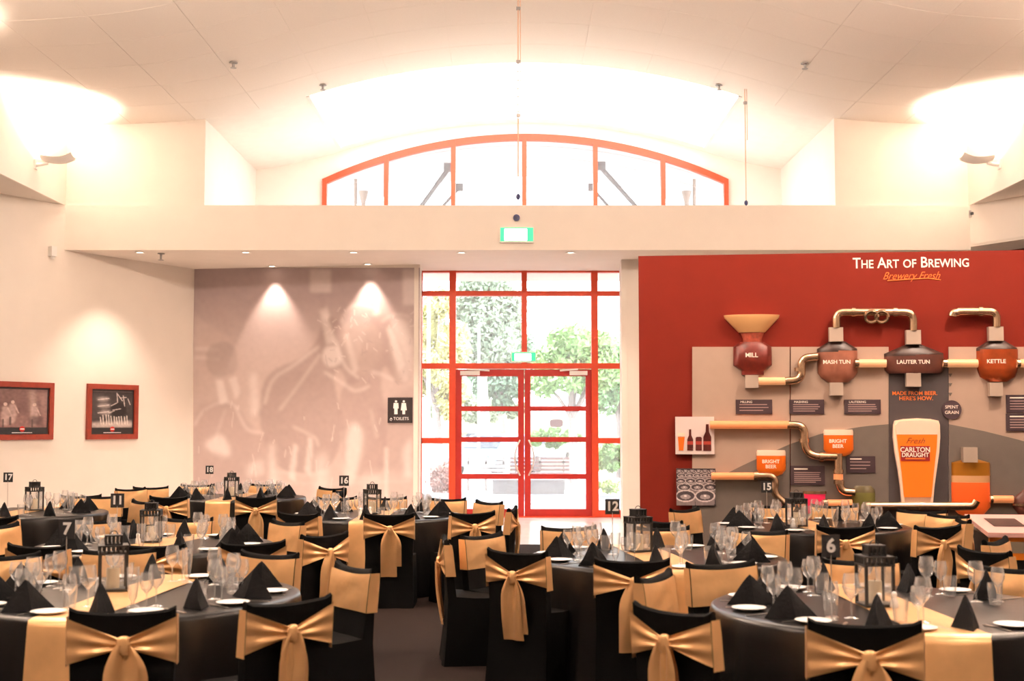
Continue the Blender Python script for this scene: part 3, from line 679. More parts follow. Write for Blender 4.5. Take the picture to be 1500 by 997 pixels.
# plaques
for k, (x0, x1, y0, y1, n, hd, lab) in enumerate(((1078, 1131, 585, 606, 3, 'MILLING', 'below the mill'), (1156.5, 1207, 585, 606, 4, 'MASHING', 'left under the round pink vessel'), (1237, 1290, 585, 606, 4, 'LAUTERING', 'right under the round pink vessel'),
        (1158, 1208, 682, 710, 6, '', 'above the pink tank with dense text'), (1240, 1282, 668, 692, 3, '', 'right of the upper bright beer tank'), (1474, 1530, 578, 604, 4, '', 'upper one under the kettle at the right edge'), (1474, 1530, 605.5, 631, 4, '', 'lower one under the kettle at the right edge'))):
    t = eobj('info_plaque', 'small dark plum text plaque, %s' % lab, 'plaque', 'text plaques')
    (a, zb), (c, zt2) = ez(x0, y1, .04), ez(x1, y0, .04)
    MB().box(a, c, -.045, -.03, zb, zt2).build('plate', PLAQUE, t)
    H = zt2 - zb
    if hd: letters(hd, H * .22, LETTER, t, x=a + .05, y=-.047, z=zt2 - H * .17, align='LEFT')
    else: MB().box(a + .04, a + .04 + (c - a) * .4, -.048, -.044, zt2 - H * .2, zt2 - H * .13).build('heading_line', LETTER, t)
    PALE = mat('plaque_print', srgb(170, 140, 135), .6)
    for j in range(n):
        zz_ = zt2 - H * (.34 + .6 * j / max(n, 1)); MB().box(a + .04, c - .04 - (.06 if j == n - 1 else random.uniform(0, .03)), -.048, -.044, zz_ - .006, zz_ + .003).build('text_line', PALE, t)
# spent grain disc and arrows
t = eobj('round_plaque', 'round dark plaque with two words right of the charcoal board', 'plaque')
u, z = ez(1394, 600, .04); MB().prism_xz([(u + 14 / SC * math.cos(k * math.pi / 14), z + 14 / SC * math.sin(k * math.pi / 14)) for k in range(28)], -.046, -.03).build('plate', PLAQUE, t)
letters('SPENT', .05, LETTER, t, x=u, y=-.048, z=z + .03); letters('GRAIN', .05, LETTER, t, x=u, y=-.048, z=z - .03)
for y in (549, 563, 577):
    u, z = ez(1392, y, .03); MB().prism_xz([(u - .022, z + .016), (u, z - .022), (u + .022, z + .016)][::-1], -.036, -.029).build('arrow', DARKP, t)

# vessels
def prof_obj(name, pts, m, parent, depth=.45, w=.03, seg=24):
    """pts: (left px, right px, y px) top to bottom -> flattened lathe standing proud of the board"""
    P = []; cu = None
    for l, r_, y in pts:
        (a, z), (c, _) = ez(l, y, w), ez(r_, y, w); cu = (a + c) / 2 if cu is None else cu; P.append(((c - a) / 2, z))
    P = P[::-1]; b = MB().lathe(P, seg, (cu, -w, 0), 1, depth); return b.build(name, m, parent)
def block(parent, l, r_, t_, b_, d=.12, m=None):
    (a, zb), (c, zt2) = ez(l, b_, d), ez(r_, t_, d); return MB().box(a, c, -d, -.03, zb, zt2).build('outlet_block', m or STEELB, parent)
STEELB = mat('satin_steel_block', srgb(196, 176, 160), .42, metal=.4)
FUNNEL = mat('funnel_metal', srgb(236, 182, 124), .4, metal=.15)
MILLM = mat('mill_print', srgb(104, 32, 22), .4, noise=.35, nscale=14)
PINKV = mat('mash_print', srgb(150, 92, 72), .4, noise=.25, nscale=7)
DARKV = mat('dark_lid', srgb(58, 38, 32), .4, noise=.3, nscale=12)
LAUT = mat('lauter_print', srgb(92, 50, 40), .4, noise=.3, nscale=7)
COPP = mat('copper_print', srgb(156, 66, 26), .35, metal=.3, noise=.25, nscale=10)
GRAIN = mat('grain_print', srgb(150, 62, 40), .6, noise=.4, nscale=22)
mill = eobj('brewing_vessel', 'octagonal dark red mill with a copper funnel on top', 'vessel', 'brewing vessels')
prof_obj('funnel', [(1060, 1142, 462), (1061, 1141, 466), (1072, 1131, 477), (1083, 1122, 487)], FUNNEL, mill)
prof_obj('grain_chute', [(1084, 1120, 487), (1088, 1116, 496), (1088, 1116, 504)], GRAIN, mill)
prof_obj('body', [(1085, 1119, 501), (1074, 1130, 508), (1073.5, 1130.5, 535), (1085, 1118, 543), (1085, 1118, 549)], MILLM, mill, seg=8 * 3)
block(mill, 1092, 1111, 549, 568); u, z = ez(1101, 520, .22); letters('MILL', .07, LETTER, mill, x=u, y=-.215, z=z, bold=.0012)
mash = eobj('brewing_vessel', 'round pinkish mash vessel with dark sloping lid', 'vessel', 'brewing vessels')
prof_obj('lid', [(1214, 1238, 500), (1197, 1256, 511), (1197, 1256, 516)], DARKV, mash)
prof_obj('body', [(1197, 1256, 514), (1197, 1256, 546), (1202, 1250, 554), (1212, 1242, 560)], PINKV, mash)
block(mash, 1215, 1235, 479, 500); block(mash, 1216, 1235, 560, 579); u, z = ez(1226, 530, .24); letters('MASH TUN', .06, LETTER, mash, x=u, y=-.225, z=z, bold=.0012)
lau = eobj('brewing_vessel', 'wide low dark lauter vessel above the charcoal board', 'vessel', 'brewing vessels')
prof_obj('lid', [(1328, 1348, 504), (1295, 1382, 518), (1295, 1382, 522)], DARKV, lau, .32)
prof_obj('body', [(1295, 1382, 520), (1295, 1382, 542), (1300, 1377, 547)], LAUT, lau, .32)
block(lau, 1328, 1349, 483, 504); block(lau, 1328, 1349, 546, 566); u, z = ez(1338, 530, .24); letters('LAUTER TUN', .06, LETTER, lau, x=u, y=-.235, z=z, bold=.0012)
ket = eobj('brewing_vessel', 'copper kettle vessel at the right end of the row', 'vessel', 'brewing vessels')
prof_obj('lid', [(1449, 1470, 498), (1430, 1490, 510), (1430, 1490, 514)], DARKV, ket)
prof_obj('body', [(1430, 1491, 512), (1430, 1491, 540), (1434, 1486, 552), (1446, 1474, 559)], COPP, ket)
block(ket, 1449, 1470, 478, 499); block(ket, 1450, 1469, 560, 580); u, z = ez(1460, 529, .24); letters('KETTLE', .06, LETTER, ket, x=u, y=-.225, z=z, bold=.0012)

# pipes
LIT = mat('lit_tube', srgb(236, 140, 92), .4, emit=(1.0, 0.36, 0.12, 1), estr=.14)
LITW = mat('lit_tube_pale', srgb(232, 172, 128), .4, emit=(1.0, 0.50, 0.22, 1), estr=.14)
PR = 6.2 / SC
def pts_arc(path, w=.09):
    """round the corners of a pixel path"""
    P = [Vector((ez(x, y, w)[0], -w, ez(x, y, w)[1])) for x, y in path]; out = [P[0]]
    for i in range(1, len(P) - 1):
        a, b_, c = P[i - 1], P[i], P[i + 1]; r_ = min((a - b_).length, (c - b_).length) * .5
        s_ = b_ + (a - b_).normalized() * r_; e_ = b_ + (c - b_).normalized() * r_
        for k in range(9): q_ = k / 8; out.append(s_ * (1 - q_) ** 2 + b_ * 2 * q_ * (1 - q_) + e_ * q_ * q_)
    out.append(P[-1]); return out
def pipe(label, parts, collars=(), rings=()):
    t = eobj('display_pipe', label, 'pipe', 'display pipes')
    for nm, path, m, r_ in parts: MB().tube(pts_arc(path), r_ * PR, 10).build(nm, m, t)
    for x, y, ver in collars:
        u, z = ez(x, y, .09); d = .02; MB().tube([(u - (0 if ver else d), -.09, z - (d if ver else 0)), (u + (0 if ver else d), -.09, z + (d if ver else 0))], PR * 1.25, 12).build('collar', BRASS, t)
    for x, y in rings:
        u, z = ez(x, y, .09); MB().tube([(u + 9 / SC * math.cos(k * math.pi / 8), -.12 - .02 * math.sin(k * math.pi / 8), z + 8 / SC * math.sin(k * math.pi / 8)) for k in range(17)], PR * .45, 8).build('hook_ring', BRASS, t)
    return t
pipe('curved steel pipe arching from round vessel to wide vessel', [('pipe_run', [(1225, 480), (1225, 457), (1338, 457), (1338, 484)], BRASS, 1)], [(1250, 457, 0), (1311, 457, 0)], [(1276, 464), (1291, 464)])
pipe('curved steel pipe rising from the kettle to the left', [('pipe_run', [(1460, 479), (1460, 456), (1402, 456)], BRASS, 1), ('wall_bend', [(1404, 457), (1396, 458), (1395, 463)], BRASS, 1.05)], [(1436, 456, 0)])
pipe('pipe from mill block with glowing end and S bend', [('lit_tube', [(1111, 558), (1152, 558)], LITW, .95), ('pipe_run', [(1150, 558), (1174, 556), (1174, 524), (1198, 522)], BRASS, 1)], [(1171, 541, 1)])
pipe('short glowing tube between round and wide vessels', [('lit_tube', [(1255, 532), (1298, 532)], LITW, 1), ('end_sleeve', [(1252, 532), (1258, 532)], BRASS, 1.1)])
pipe('short glowing tube between wide vessel and kettle', [('lit_tube', [(1381, 532), (1432, 532)], LITW, 1), ('end_sleeve', [(1381, 532), (1387, 532)], BRASS, 1.1)])
pipe('glowing tube leaving the kettle at the right edge', [('lit_tube', [(1489, 532), (1540, 532)], LITW, 1), ('end_sleeve', [(1489, 532), (1494, 532)], BRASS, 1.1)])
pipe('long glowing tube at mid height ending in an S bend', [('lit_tube', [(1040, 622), (1155, 622)], LIT, 1), ('pipe_run', [(1153, 622), (1178, 623), (1179, 668), (1226, 669)], BRASS, 1)], [(1178, 645, 1), (1203, 669, 0)])
pipe('vertical steel pipe under the upper bright beer tank', [('pipe_run', [(1228, 664), (1228, 706), (1234, 720), (1252, 721)], BRASS, 1), ('lit_band', [(1228, 694), (1228, 702)], LIT, 1.12)], [(1228, 690, 1), (1229, 706, 1)])
pipe('lower glowing tube ending under the left bright beer tank', [('lit_tube', [(1042, 697), (1106, 697)], LIT, .9), ('pipe_run', [(1104, 697), (1137, 697), (1133, 722), (1150, 737), (1158, 737)], BRASS, .95), ('lit_end', [(1150, 737), (1180, 737)], LIT, .95)], [(1107, 697, 0)])
pipe('short glowing tube between pink tank and olive tank', [('lit_tube', [(1206, 737), (1248, 737)], LIT, .95), ('end_sleeve', [(1206, 737), (1212, 737)], BRASS, 1.1)])
pipe('long polished pipe running under the beer glass', [('pipe_run', [(1268, 741), (1426, 741), (1430, 733)], BRASS, 1.05)], [(1349, 741, 0)])
pipe('glowing tube right of the orange copper tank', [('lit_tube', [(1450, 731), (1484, 731)], LIT, .9), ('end_sleeve', [(1450, 731), (1454, 731)], BRASS, 1.1)])
# tanks
BEER = mat('amber_beer', srgb(226, 98, 14), .35, emit=(1.0, .22, .02, 1), estr=.06)
FOAM = mat('beer_foam', srgb(246, 214, 190), .6)
def beer_tank(l, r_, t_, b_, label):
    t = eobj('beer_tank', label, 'tank', 'bright beer tanks')
    prof_obj('foam', [(l + 1, r_ - 1, t_), (l, r_, t_ + 3), (l, r_, t_ + 8)], FOAM, t, .4)
    prof_obj('beer', [(l, r_, t_ + 8), (l, r_, b_ - 10), (l + 5, r_ - 5, b_ - 3), (l + 12, r_ - 12, b_)], BEER, t, .4)
    u, z = ez((l + r_) / 2, t_ + 17, .2); letters('BRIGHT', .055, LETTER, t, x=u, y=-.165, z=z, bold=.0012); letters('BEER', .055, LETTER, t, x=u, y=-.165, z=z - .056, bold=.0012)
beer_tank(1206, 1250, 629, 668, 'amber bright beer tank, the upper right one'); beer_tank(1108, 1151, 659, 697, 'amber bright beer tank, the lower left one')
t = eobj('display_tank', 'bright pink display tank behind table 15', 'tank')
PINK = mat('pink_liquid', srgb(232, 40, 82), .4, emit=(1, .04, .12, 1), estr=.10)
prof_obj('body', [(1177, 1210, 722), (1178, 1209, 726), (1179, 1208, 745), (1183, 1204, 752)], PINK, t, .4); prof_obj('rim', [(1176, 1211, 719), (1176, 1211, 723)], BRASS, t, .4)
t = eobj('display_tank', 'rounded olive green display tank behind table 15', 'tank')
OLIVE = mat('olive_liquid', srgb(112, 106, 52), .4, noise=.2, nscale=8)
prof_obj('dome', [(1253, 1276, 711), (1248, 1281, 716), (1247, 1282, 721)], mat('olive_glass', srgb(96, 84, 54), .3), t, .4); prof_obj('body', [(1247, 1282, 721), (1247, 1282, 735), (1252, 1277, 745)], OLIVE, t, .4)
t = eobj('display_tank', 'tall glowing orange copper tank right of the beer glass', 'tank')
GOLDT = mat('gold_tank', srgb(196, 128, 40), .3, metal=.6)
block(t, 1411.5, 1432, 655, 677, .16); prof_obj('dome', [(1412, 1431, 672), (1393, 1450, 677), (1393, 1450, 696)], GOLDT, t, .42)
prof_obj('foam_band', [(1393, 1450, 696), (1393, 1450, 706)], mat('tan_foam', srgb(216, 160, 110), .5), t, .42)
prof_obj('beer', [(1393, 1450, 706), (1393, 1450, 742), (1402, 1441, 752), (1416, 1427, 757)], mat('orange_beer', srgb(235, 92, 36), .35, emit=(1, .14, .02, 1), estr=.12), t, .42)
t = eobj('display_tank', 'dark round tank cut by the right photo edge', 'tank')
prof_obj('body', [(1502, 1530, 714), (1484, 1548, 728), (1482, 1550, 742), (1494, 1538, 758)], LAUT, t, .4); prof_obj('band', [(1481, 1551, 737), (1481, 1551, 740)], BRASS, t, .42)

# tall beer glass cut-out
t = eobj('beer_glass_cutout', 'giant glass of amber beer with red label on the display', 'display')
def gl(o=0):
    L = [(1307, 622), (1306.5, 640), (1309, 662), (1314, 690), (1317, 712), (1319, 735)]
    Rr = [(1364, 735), (1366, 712), (1369, 690), (1373, 662), (1374.5, 640), (1374, 622)]
    top = [(1372, 616), (1360, 613.5), (1341, 612.5), (1322, 613.5), (1309, 616)]
    return L, Rr, top
L, Rr, top = gl()
MB().prism_xz([ez(*p) for p in L + Rr + top], -.10, -.034).build('glass_body', mat('glass_outline', srgb(255, 214, 184), .4, emit=(1, .7, .5, 1), estr=.05), t)
MB().prism_xz([ez(*p) for p in [(1311, 636), (1313, 655), (1318, 690), (1321, 722), (1322, 727), (1361, 727), (1362, 722), (1365, 690), (1369, 655), (1370, 636)]], -.112, -.10).build('beer', mat('glowing_beer', srgb(238, 98, 16), .4, emit=(1.0, .22, .01, 1), estr=.17), t)
MB().prism_xz([ez(*p) for p in [(1309, 622), (1311, 636), (1370, 636), (1372, 622), (1366, 617), (1341, 615), (1314, 617)]], -.114, -.10).build('foam', FOAM, t)
(a, zb), (c, zt2) = ez(1319.5, 675, .12), ez(1362, 653, .12)
lb = MB().box(a, c, -.118, -.11, zb, zt2).build('label', mat('label_red', srgb(150, 24, 20), .5), t)
letters('CARLTON', .075, LETTER, lb, x=(a + c) / 2, y=-.121, z=zt2 - (zt2 - zb) * .26, bold=.0015, sx=.92); letters('DRAUGHT', .066, LETTER, lb, x=(a + c) / 2, y=-.121, z=zt2 - (zt2 - zb) * .6, bold=.0015, sx=.92)
MB().box(a + .05, c - .05, -.121, -.117, zb + .02, zb + .035).build('caption_line', ORANGE, lb)
letters('Fresh', .09, mat('brown_script', srgb(120, 50, 14), .5), t, x=(a + c) / 2, y=-.114, z=zt2 + .055, shear=.5)
MB().prism_xz([ez(*p) for p in [(1322, 727), (1323, 735), (1360, 735), (1361, 727)]], -.108, -.10).build('glass_foot', mat('pale_glass', srgb(210, 160, 130), .3), t)

# two picture cards at the left of the boards
t = eobj('picture_card', 'white card with beer glass, bottles and can on red wall edge', 'card')
(a, zb), (c, zt2) = ez(989.5, 665, .05), ez(1046, 610, .05)
MB().box(a, c, -.06, -.03, zb, zt2).build('card', mat('white_card', srgb(226, 206, 200), .5), t)
def shape(px, m, nm, y=-.064):
    MB().prism_xz([ez(*p, .06) for p in px], y, -.059).build(nm, m, t)
def bottle_px(cx, b_, hh, w):
    return [(cx - w, b_), (cx + w, b_), (cx + w, b_ - hh * .52), (cx + w * .4, b_ - hh * .72), (cx + w * .34, b_ - hh), (cx - w * .34, b_ - hh), (cx - w * .4, b_ - hh * .72), (cx - w, b_ - hh * .52)]
BOT_M = mat('brown_bottle', srgb(84, 24, 18), .4); LBL = mat('bottle_label', srgb(168, 54, 40), .5)
shape([(994.5, 659.5), (1001, 659.5), (1003, 639), (993, 639)], BEER, 'beer_glass'); shape([(993, 640), (1003, 640), (1003.3, 634), (992.7, 634)], FOAM, 'beer_head')
shape(bottle_px(1011, 659.5, 31, 4.4), BOT_M, 'bottle'); shape([(1019, 659.5), (1028, 659.5), (1028, 641), (1026.5, 639.5), (1020.5, 639.5), (1019, 641)], BOT_M, 'can'); shape(bottle_px(1036, 660, 39, 5.8), BOT_M, 'bottle')
for cx, w in ((1011, 4.2), (1023.5, 4.2), (1036, 5.6)): shape([(cx - w, 651), (cx + w, 651), (cx + w, 646), (cx - w, 646)], LBL, 'label', -.066)
r = Ras(991, 1048, 686, 740, 76, 72, (.04, .03, .035))
for j, (y, rx, ry, n) in enumerate(((690, 5, 2, 6), (696, 6.5, 2.8, 5), (704, 8, 4, 4), (713, 10.5, 5.5, 3), (726, 15, 9, 2))):
    for k in range(n):
        cx = 991 + 57 * (k + .5) / n + (2 if j % 2 else -1)
        r.poly([(cx - rx, y), (cx + rx, y), (cx + rx * .9, y + ry * 1.6), (cx - rx * .9, y + ry * 1.6)], (.22, .17, .17), .9, 0)
        r.ell(cx, y, rx, ry, (.6, .5, .48)); r.ell(cx, y, rx * .86, ry * .78, (.07, .05, .055)); r.ell(cx, y + ry * .15, rx * .5, ry * .4, (.42, .34, .33), .8); r.ell(cx, y, rx * .13, ry * .16, (.8, .7, .68))
r.noise(.25, 1)
t = eobj('picture_card', 'photograph of rows of steel kegs on the red wall edge', 'card')
(a, zb), (c, zt2) = ez(991, 740, .05), ez(1048, 686, .05)
MB().box(a, c, -.055, -.03, zb, zt2).build('card', COLP, t)
link('keg_print', r.mesh('keg_print', lambda x, y: (lambda q: (q[0], -.057, q[1]))(ez(x, y, .05)), ATTR), t)

# play desk at the foot of the display
k0, k1 = (4.30, 12.15), (6.3, 11.9); KF = Frame(k0, k1)
t = tag(KF.put(empty('play_desk')), 'orange and white sloping play desk with inset screens', 'desk')
ORN = mat('orange_laminate', srgb(240, 130, 20), .4); PNK = mat('pale_pink_top', srgb(232, 180, 172), .35)
MB().add([(0, -.9, .74), (2, -.9, .74), (2, 0, .84), (0, 0, .84), (0, -.9, .70), (2, -.9, .70), (2, 0, .80), (0, 0, .80)], [(0, 1, 2, 3), (7, 6, 5, 4), (0, 4, 5, 1), (1, 5, 6, 2), (2, 6, 7, 3), (3, 7, 4, 0)]).build('desk_top', PNK, t)
MB().box(0.02, 1.98, -.86, -.82, .50, .70).build('front_panel', ORN, t); MB().box(.06, 1.94, -.78, -.02, 0, .70).build('cabinet', mat('black_cabinet', (.01, .01, .01, 1), .5), t)
for x in (.12, .62, 1.15):
    MB().add([(x, -.62, .774), (x + .28, -.62, .774), (x + .28, -.22, .819), (x, -.22, .819)], [(0, 1, 2, 3)]).build('screen', mat('dark_screen', srgb(80, 56, 52), .2), t)
    MB().box(x, x + .3, -.866, -.85, .56, .66).build('front_recess', mat('recess_grey', srgb(140, 124, 104), .4), t)

# ================================================================== banquet chairs
CH = 0.865
def hwid(z): return 0.232 - 0.012 * min(z, .46) / .46 if z < .46 else 0.220 + 0.010 * (z - .46) / .4
def yback(z): return np.interp(z, [0, .2, .45, .65, .8, .87], [-.285, -.268, -.252, -.262, -.274, -.277])
def yfront(z): return np.interp(z, [.47, .62, .8, .87], [-.190, -.206, -.226, -.240])
def cover_mesh():
    prof = [(-.285, 0), (-.268, .2), (-.252, .45), (-.262, .65), (-.272, .80), (-.277, .862), (-.262, .872), (-.243, .864), (-.226, .80), (-.206, .62), (-.188, .478), (-.05, .468), (.12, .468), (.165, .462), (.18, .44), (.188, .25), (.20, 0)]
    b = MB(); S = [-1, -.85, -.6, -.3, 0, .3, .6, .85, 1]; n = len(prof); vs = []
    for s in S:
        for i, (y, z) in enumerate(prof):
            x = s * hwid(z)
            zz = z - (.020 * (1 - s * s) if z > .84 else 0) + (.010 if z > .84 and abs(s) == 1 else 0)
            fold = .010 * math.sin(s * 7 + i) * (1 - min(z, .46) / .46) if z < .46 else .004 * math.sin(s * 5)
            vs.append((x, y + fold, zz))
    fs = [(j * n + i, j * n + (i + 1) % n, (j + 1) * n + (i + 1) % n, (j + 1) * n + i) for j in range(len(S) - 1) for i in range(n)]
    fs += [tuple(range(n))[::-1], tuple(range((len(S) - 1) * n, len(S) * n))]
    b.add(vs, fs); b.smooth = True; return b.mesh('chair_cover', BLACKCLOTH, 50)
ZT_, ZB_ = .842, .622
def sash_meshes(seed):
    rg = random.Random(seed); ph = [rg.uniform(0, 6) for _ in range(6)]; b = MB()
    W = lambda z: hwid(z) + .007
    b.grid(lambda u, v: ((u - .5) * 2 * W(ZB_), yfront(ZB_ + (ZT_ - ZB_) * v) + .009 + .004 * math.sin(u * 6 + v * 9 + ph[0]) * 4 * u * (1 - u), ZB_ + (ZT_ - ZB_) * v - (.016 * (1 - (2 * u - 1) ** 2) if v > .99 else 0)), 10, 6)
    for s in (-1, 1):
        b.grid(lambda u, v: (s * W(.8) + s * .002, yfront(ZB_ + (ZT_ - ZB_) * v) + .009 + (yback(ZB_ + (ZT_ - ZB_) * v) - .009 - yfront(ZB_ + (ZT_ - ZB_) * v) - .009) * u, ZB_ + (ZT_ - ZB_) * v), 2, 4)
    kz = .722 + rg.uniform(-.012, .012); kx = rg.uniform(-.02, .02)
    for s in (-1, 1):
        sk_ = rg.uniform(-.01, .012)
        def wing(u, v):
            e = u ** .85; x = s * W(.8) * (1 - e) + kx * e
            top = (ZT_ - .006) * (1 - e) + (kz + .016) * e; bot = (ZB_ + .018 + sk_) * (1 - e) + (kz - .020) * e
            z = bot + (top - bot) * v
            y = yback(z) - .010 - .022 * e - (.006 + .014 * e) * (.5 + .5 * math.sin(v * 15 + ph[1 if s < 0 else 2] + 2 * u)) * (1 if u > .02 else .2)
            return (x, y, z)
        b.grid(wing, 9, 18)
    sash = b.mesh('sash', GOLD, 60)
    k = MB(); seg = 12
    k.lathe([(.020, -.050), (.027, -.034), (.028, -.01), (.027, .012), (.022, .026), (.010, .032)], seg, (kx, -.308, kz), 1.15, .7)
    for i, v in enumerate(k.v): pass
    k.v = [(x + .003 * math.sin(z * 160), y, z) for x, y, z in k.v]
    knot = k.mesh('sash_knot', GOLD, 70)
    tails = []
    for t_, (dx, ln, wd, yy) in enumerate(((-.022 + rg.uniform(-.02, .02), .43 + rg.uniform(-.03, .05), .075, -.318), (.030 + rg.uniform(-.02, .02), .40 + rg.uniform(-.06, .05), .066, -.306))):
        b = MB(); pz = rg.uniform(0, 6)
        def tail(u, v):
            w = wd * (.40 + .60 * min(1, v * 4.0) ** .7); x = kx + dx * min(1, v * 2.5) + (u - .5) * 2 * w
            z = kz - .005 - ln * v; y = yy + .016 * math.sin(u * 8 + pz + 2 * v) * (1 - .5 * v) + .035 * v - .012 * math.sin(math.pi * v)
            return (x, min(y, yback(max(z, 0)) - .012), z)
        b.grid(tail, 10, 14); tails.append(b.mesh('sash_tail', GOLD, 70))
    return sash, knot, tails
COVER = cover_mesh(); SASH = [sash_meshes(k) for k in range(6)]
TABLES = {7: (-2.10, 7.10), 6: (1.95, 6.62), 11: (-2.80, 10.05), 12: (1.02, 9.12), 15: (2.78, 11.95), 16: (-1.42, 13.35), 17: (-5.30, 13.75), 18: (-3.62, 16.7)}
TN = {7: 'front left table', 6: 'front right table', 11: 'second-row left table', 12: 'middle right table', 15: 'table by the boards', 16: 'middle back table', 17: 'far left-edge table', 18: 'farthest back table'}
NUM = {7: 'seven', 6: 'six', 11: 'eleven', 12: 'twelve', 15: 'fifteen', 16: 'sixteen', 17: 'seventeen', 18: 'eighteen'}
HOURS = ['twelve', 'one', 'two', 'three', 'four', 'five', 'six', 'seven', 'eight', 'nine', 'ten', 'eleven']
def clock(dx, dy): return HOURS[int(round((90 - math.degrees(math.atan2(dy, dx))) / 30)) % 12]
# (pixel of the middle of the top edge, turn of the chair: 0 = back to the viewer, 90 = facing left, 180 = facing the viewer)
CHAIRS = {
 7: [(180, 893, 8), (423, 879, 42), (494, 829, 126), (371, 813, 152), (175, 804, 196), (4, 812, 215)],
 6: [(1266, 911, -8), (985, 892, -48), (960, 841, -118), (1083, 827, -157), (1262, 821, 180), (1484, 831, 152)],
 11: [(55, 798, -14), (222, 797, 0), (371, 794, 28), (476, 782, 52), (407, 764, 134), (268, 761, 174), (136, 761, 198), (-4, 768, -110)],
 12: [(757, 807, -34), (926, 819, -4), (652, 789, -84), (705, 782, -128), (833, 771, 196), (968, 771, 174), (1114, 776, 142)],
 15: [(969, 762, -48), (1012, 745, -132), (1238, 770, 0), (1374, 770, 24), (1386, 753, 122), (1412, 760, 84), (1133, 739, 188), (1222, 739, 172), (1303, 748, 150)],
 16: [(570, 752, 0), (693, 750, 30), (437, 751, -26), (717, 734, 128), (751, 744, 82), (494, 728, 205), (645, 730, 158), (566, 728, 180)],
 17: [(-10, 756, -5), (102, 729, 190), (209, 733, 132), (60, 731, 200)],
 18: [(191, 715, -125), (247, 727, -8), (375, 727, 8), (245, 713, 195), (369, 711, 172), (446, 714, 142), (498, 717, 80), (308, 711, 185)],
 0: [(1441, 805, -66), (1457, 790, -128)]}
SEEN = set(); nch = 0
for tn, lst in CHAIRS.items():
    for (px, py, a) in lst:
        P = at_z(px, py, CH)
        if tn:
            c = TABLES[tn]; d = Vector((P.x - c[0], P.y - c[1])); r_ = d.length
            if r_ < 1.25: d = d * (1.25 / r_); P.x, P.y = c[0] + d.x, c[1] + d.y
            hr = clock(d.x, d.y); view = 'bow side' if abs(a) < 75 else ('edge' if abs(abs(a) - 82) < 12 else 'gold front')
            lab = 'black chair showing its %s at %s o\'clock of the %s' % (view, hr, TN[tn])
            if lab in SEEN: lab = lab.replace('black chair', 'further black chair')
            if lab in SEEN: print('DUP', lab)
            grp = 'chairs around the %s' % TN[tn]
        else:
            lab = 'black chair %s the orange play desk at right' % ('with V-shaped back just before' if a > -100 else 'showing gold front close to'); grp = 'chairs beside the play desk'
        SEEN.add(lab); rz = R(a); loc = (P.x - .262 * math.sin(rz), P.y + .262 * math.cos(rz), 0)
        t = tag(empty('banquet_chair', loc, rz), lab, 'chair', grp)
        sh = SASH[(nch * 5 + 1) % 6]; nch += 1
        link('chair_cover', COVER, t); s_o = link('sash', sh[0], t); link('sash_knot', sh[1], s_o)
        for tm in sh[2]: link('sash_tail', tm, s_o)

# ================================================================== tables
TR, TZ = 0.915, 0.75
def cloth(seed):
    rg = random.Random(seed); ph = [rg.uniform(0, 6) for _ in range(5)]; b = MB(); n = 110
    rows = [(0.0, TZ), (.3, TZ), (.6, TZ), (.85, TZ), (.900, TZ - .001), (.915, TZ - .008), (.921, TZ - .03), (.926, .66), (.935, .5), (.95, .3), (.965, .12), (.972, .006)]
    vs = []
    for j, (r_, z) in enumerate(rows):
        for k in range(n):
            t = 2 * math.pi * k / n
            w = max(0, (TZ - .02 - z) / TZ) ** .8
            rr = r_ + w * (.022 * math.sin(17 * t + ph[0] + .8 * math.sin(3 * t + ph[2])) + .014 * math.sin(29 * t + ph[1]) + .006 * math.sin(47 * t + ph[3]))
            vs.append((rr * math.cos(t), rr * math.sin(t), z))
    fs = [(j * n + k, j * n + (k + 1) % n, (j + 1) * n + (k + 1) % n, (j + 1) * n + k) for j in range(1, len(rows) - 1) for k in range(n)]
    fs += [(0, n + k, n + (k + 1) % n) for k in range(n)]
    b.add(vs, [tuple(reversed(f)) for f in fs]); b.smooth = True; return b.mesh('tablecloth', TABLECLOTH, 60)
def runner(seed, w=.155, drop=.58):
    rg = random.Random(seed); ph = rg.uniform(0, 6); b = MB()
    path = []
    def pt(u, v):
        x = (u - .5) * 2 * w; yr = math.sqrt(TR ** 2 - x * x)
        s = (v - .5) * 2; sg_ = 1 if s > 0 else -1; q = abs(s)
        if q < .6: y = sg_ * q / .6 * (yr - .01); z = TZ + .004
        elif q < .66: t = (q - .6) / .06; y = sg_ * (yr - .01 + .035 * math.sin(t * math.pi / 2)); z = TZ + .004 - .03 * (1 - math.cos(t * math.pi / 2))
        else: t = (q - .66) / .34; y = sg_ * (yr + .025 + .055 * t + .010 * math.sin(u * 7 + ph + 2 * t) * t); z = TZ - .026 - drop * t
        if q < .6: z += .002 * math.sin(u * 5 + s * 9 + ph)
        return (x + .02 * s * (1 if q > .6 else 0), y, z)
    b.grid(pt, 8, 60); return b.mesh('table_runner', RUNNER, 70)
CL = [cloth(k) for k in range(3)]
RUN = {7: (-.10, -4), 6: (-.06, 2), 11: (.05, -8), 12: (-.12, 6), 15: (-.22, 3), 16: (-.10, 0), 17: (.1, 0), 18: (-.2, 0)}
for i, (tn, (x, y)) in enumerate(TABLES.items()):
    t = tag(empty('round_table', (x, y, 0), i * 1.3), 'round %s under a black floor-length cloth' % TN[tn], 'table', 'round banquet tables')
    link('tablecloth', CL[i % 3], t)
    dx, a = RUN[tn]; ro = link('table_runner', runner(tn)); ro.location = (x, y, 0); ro.rotation_euler = (0, 0, R(a))
    # keep the strip centred on the table, it drapes over both rims
    tag(ro, 'gold satin runner draped across the %s' % TN[tn], 'runner', 'gold table runners')

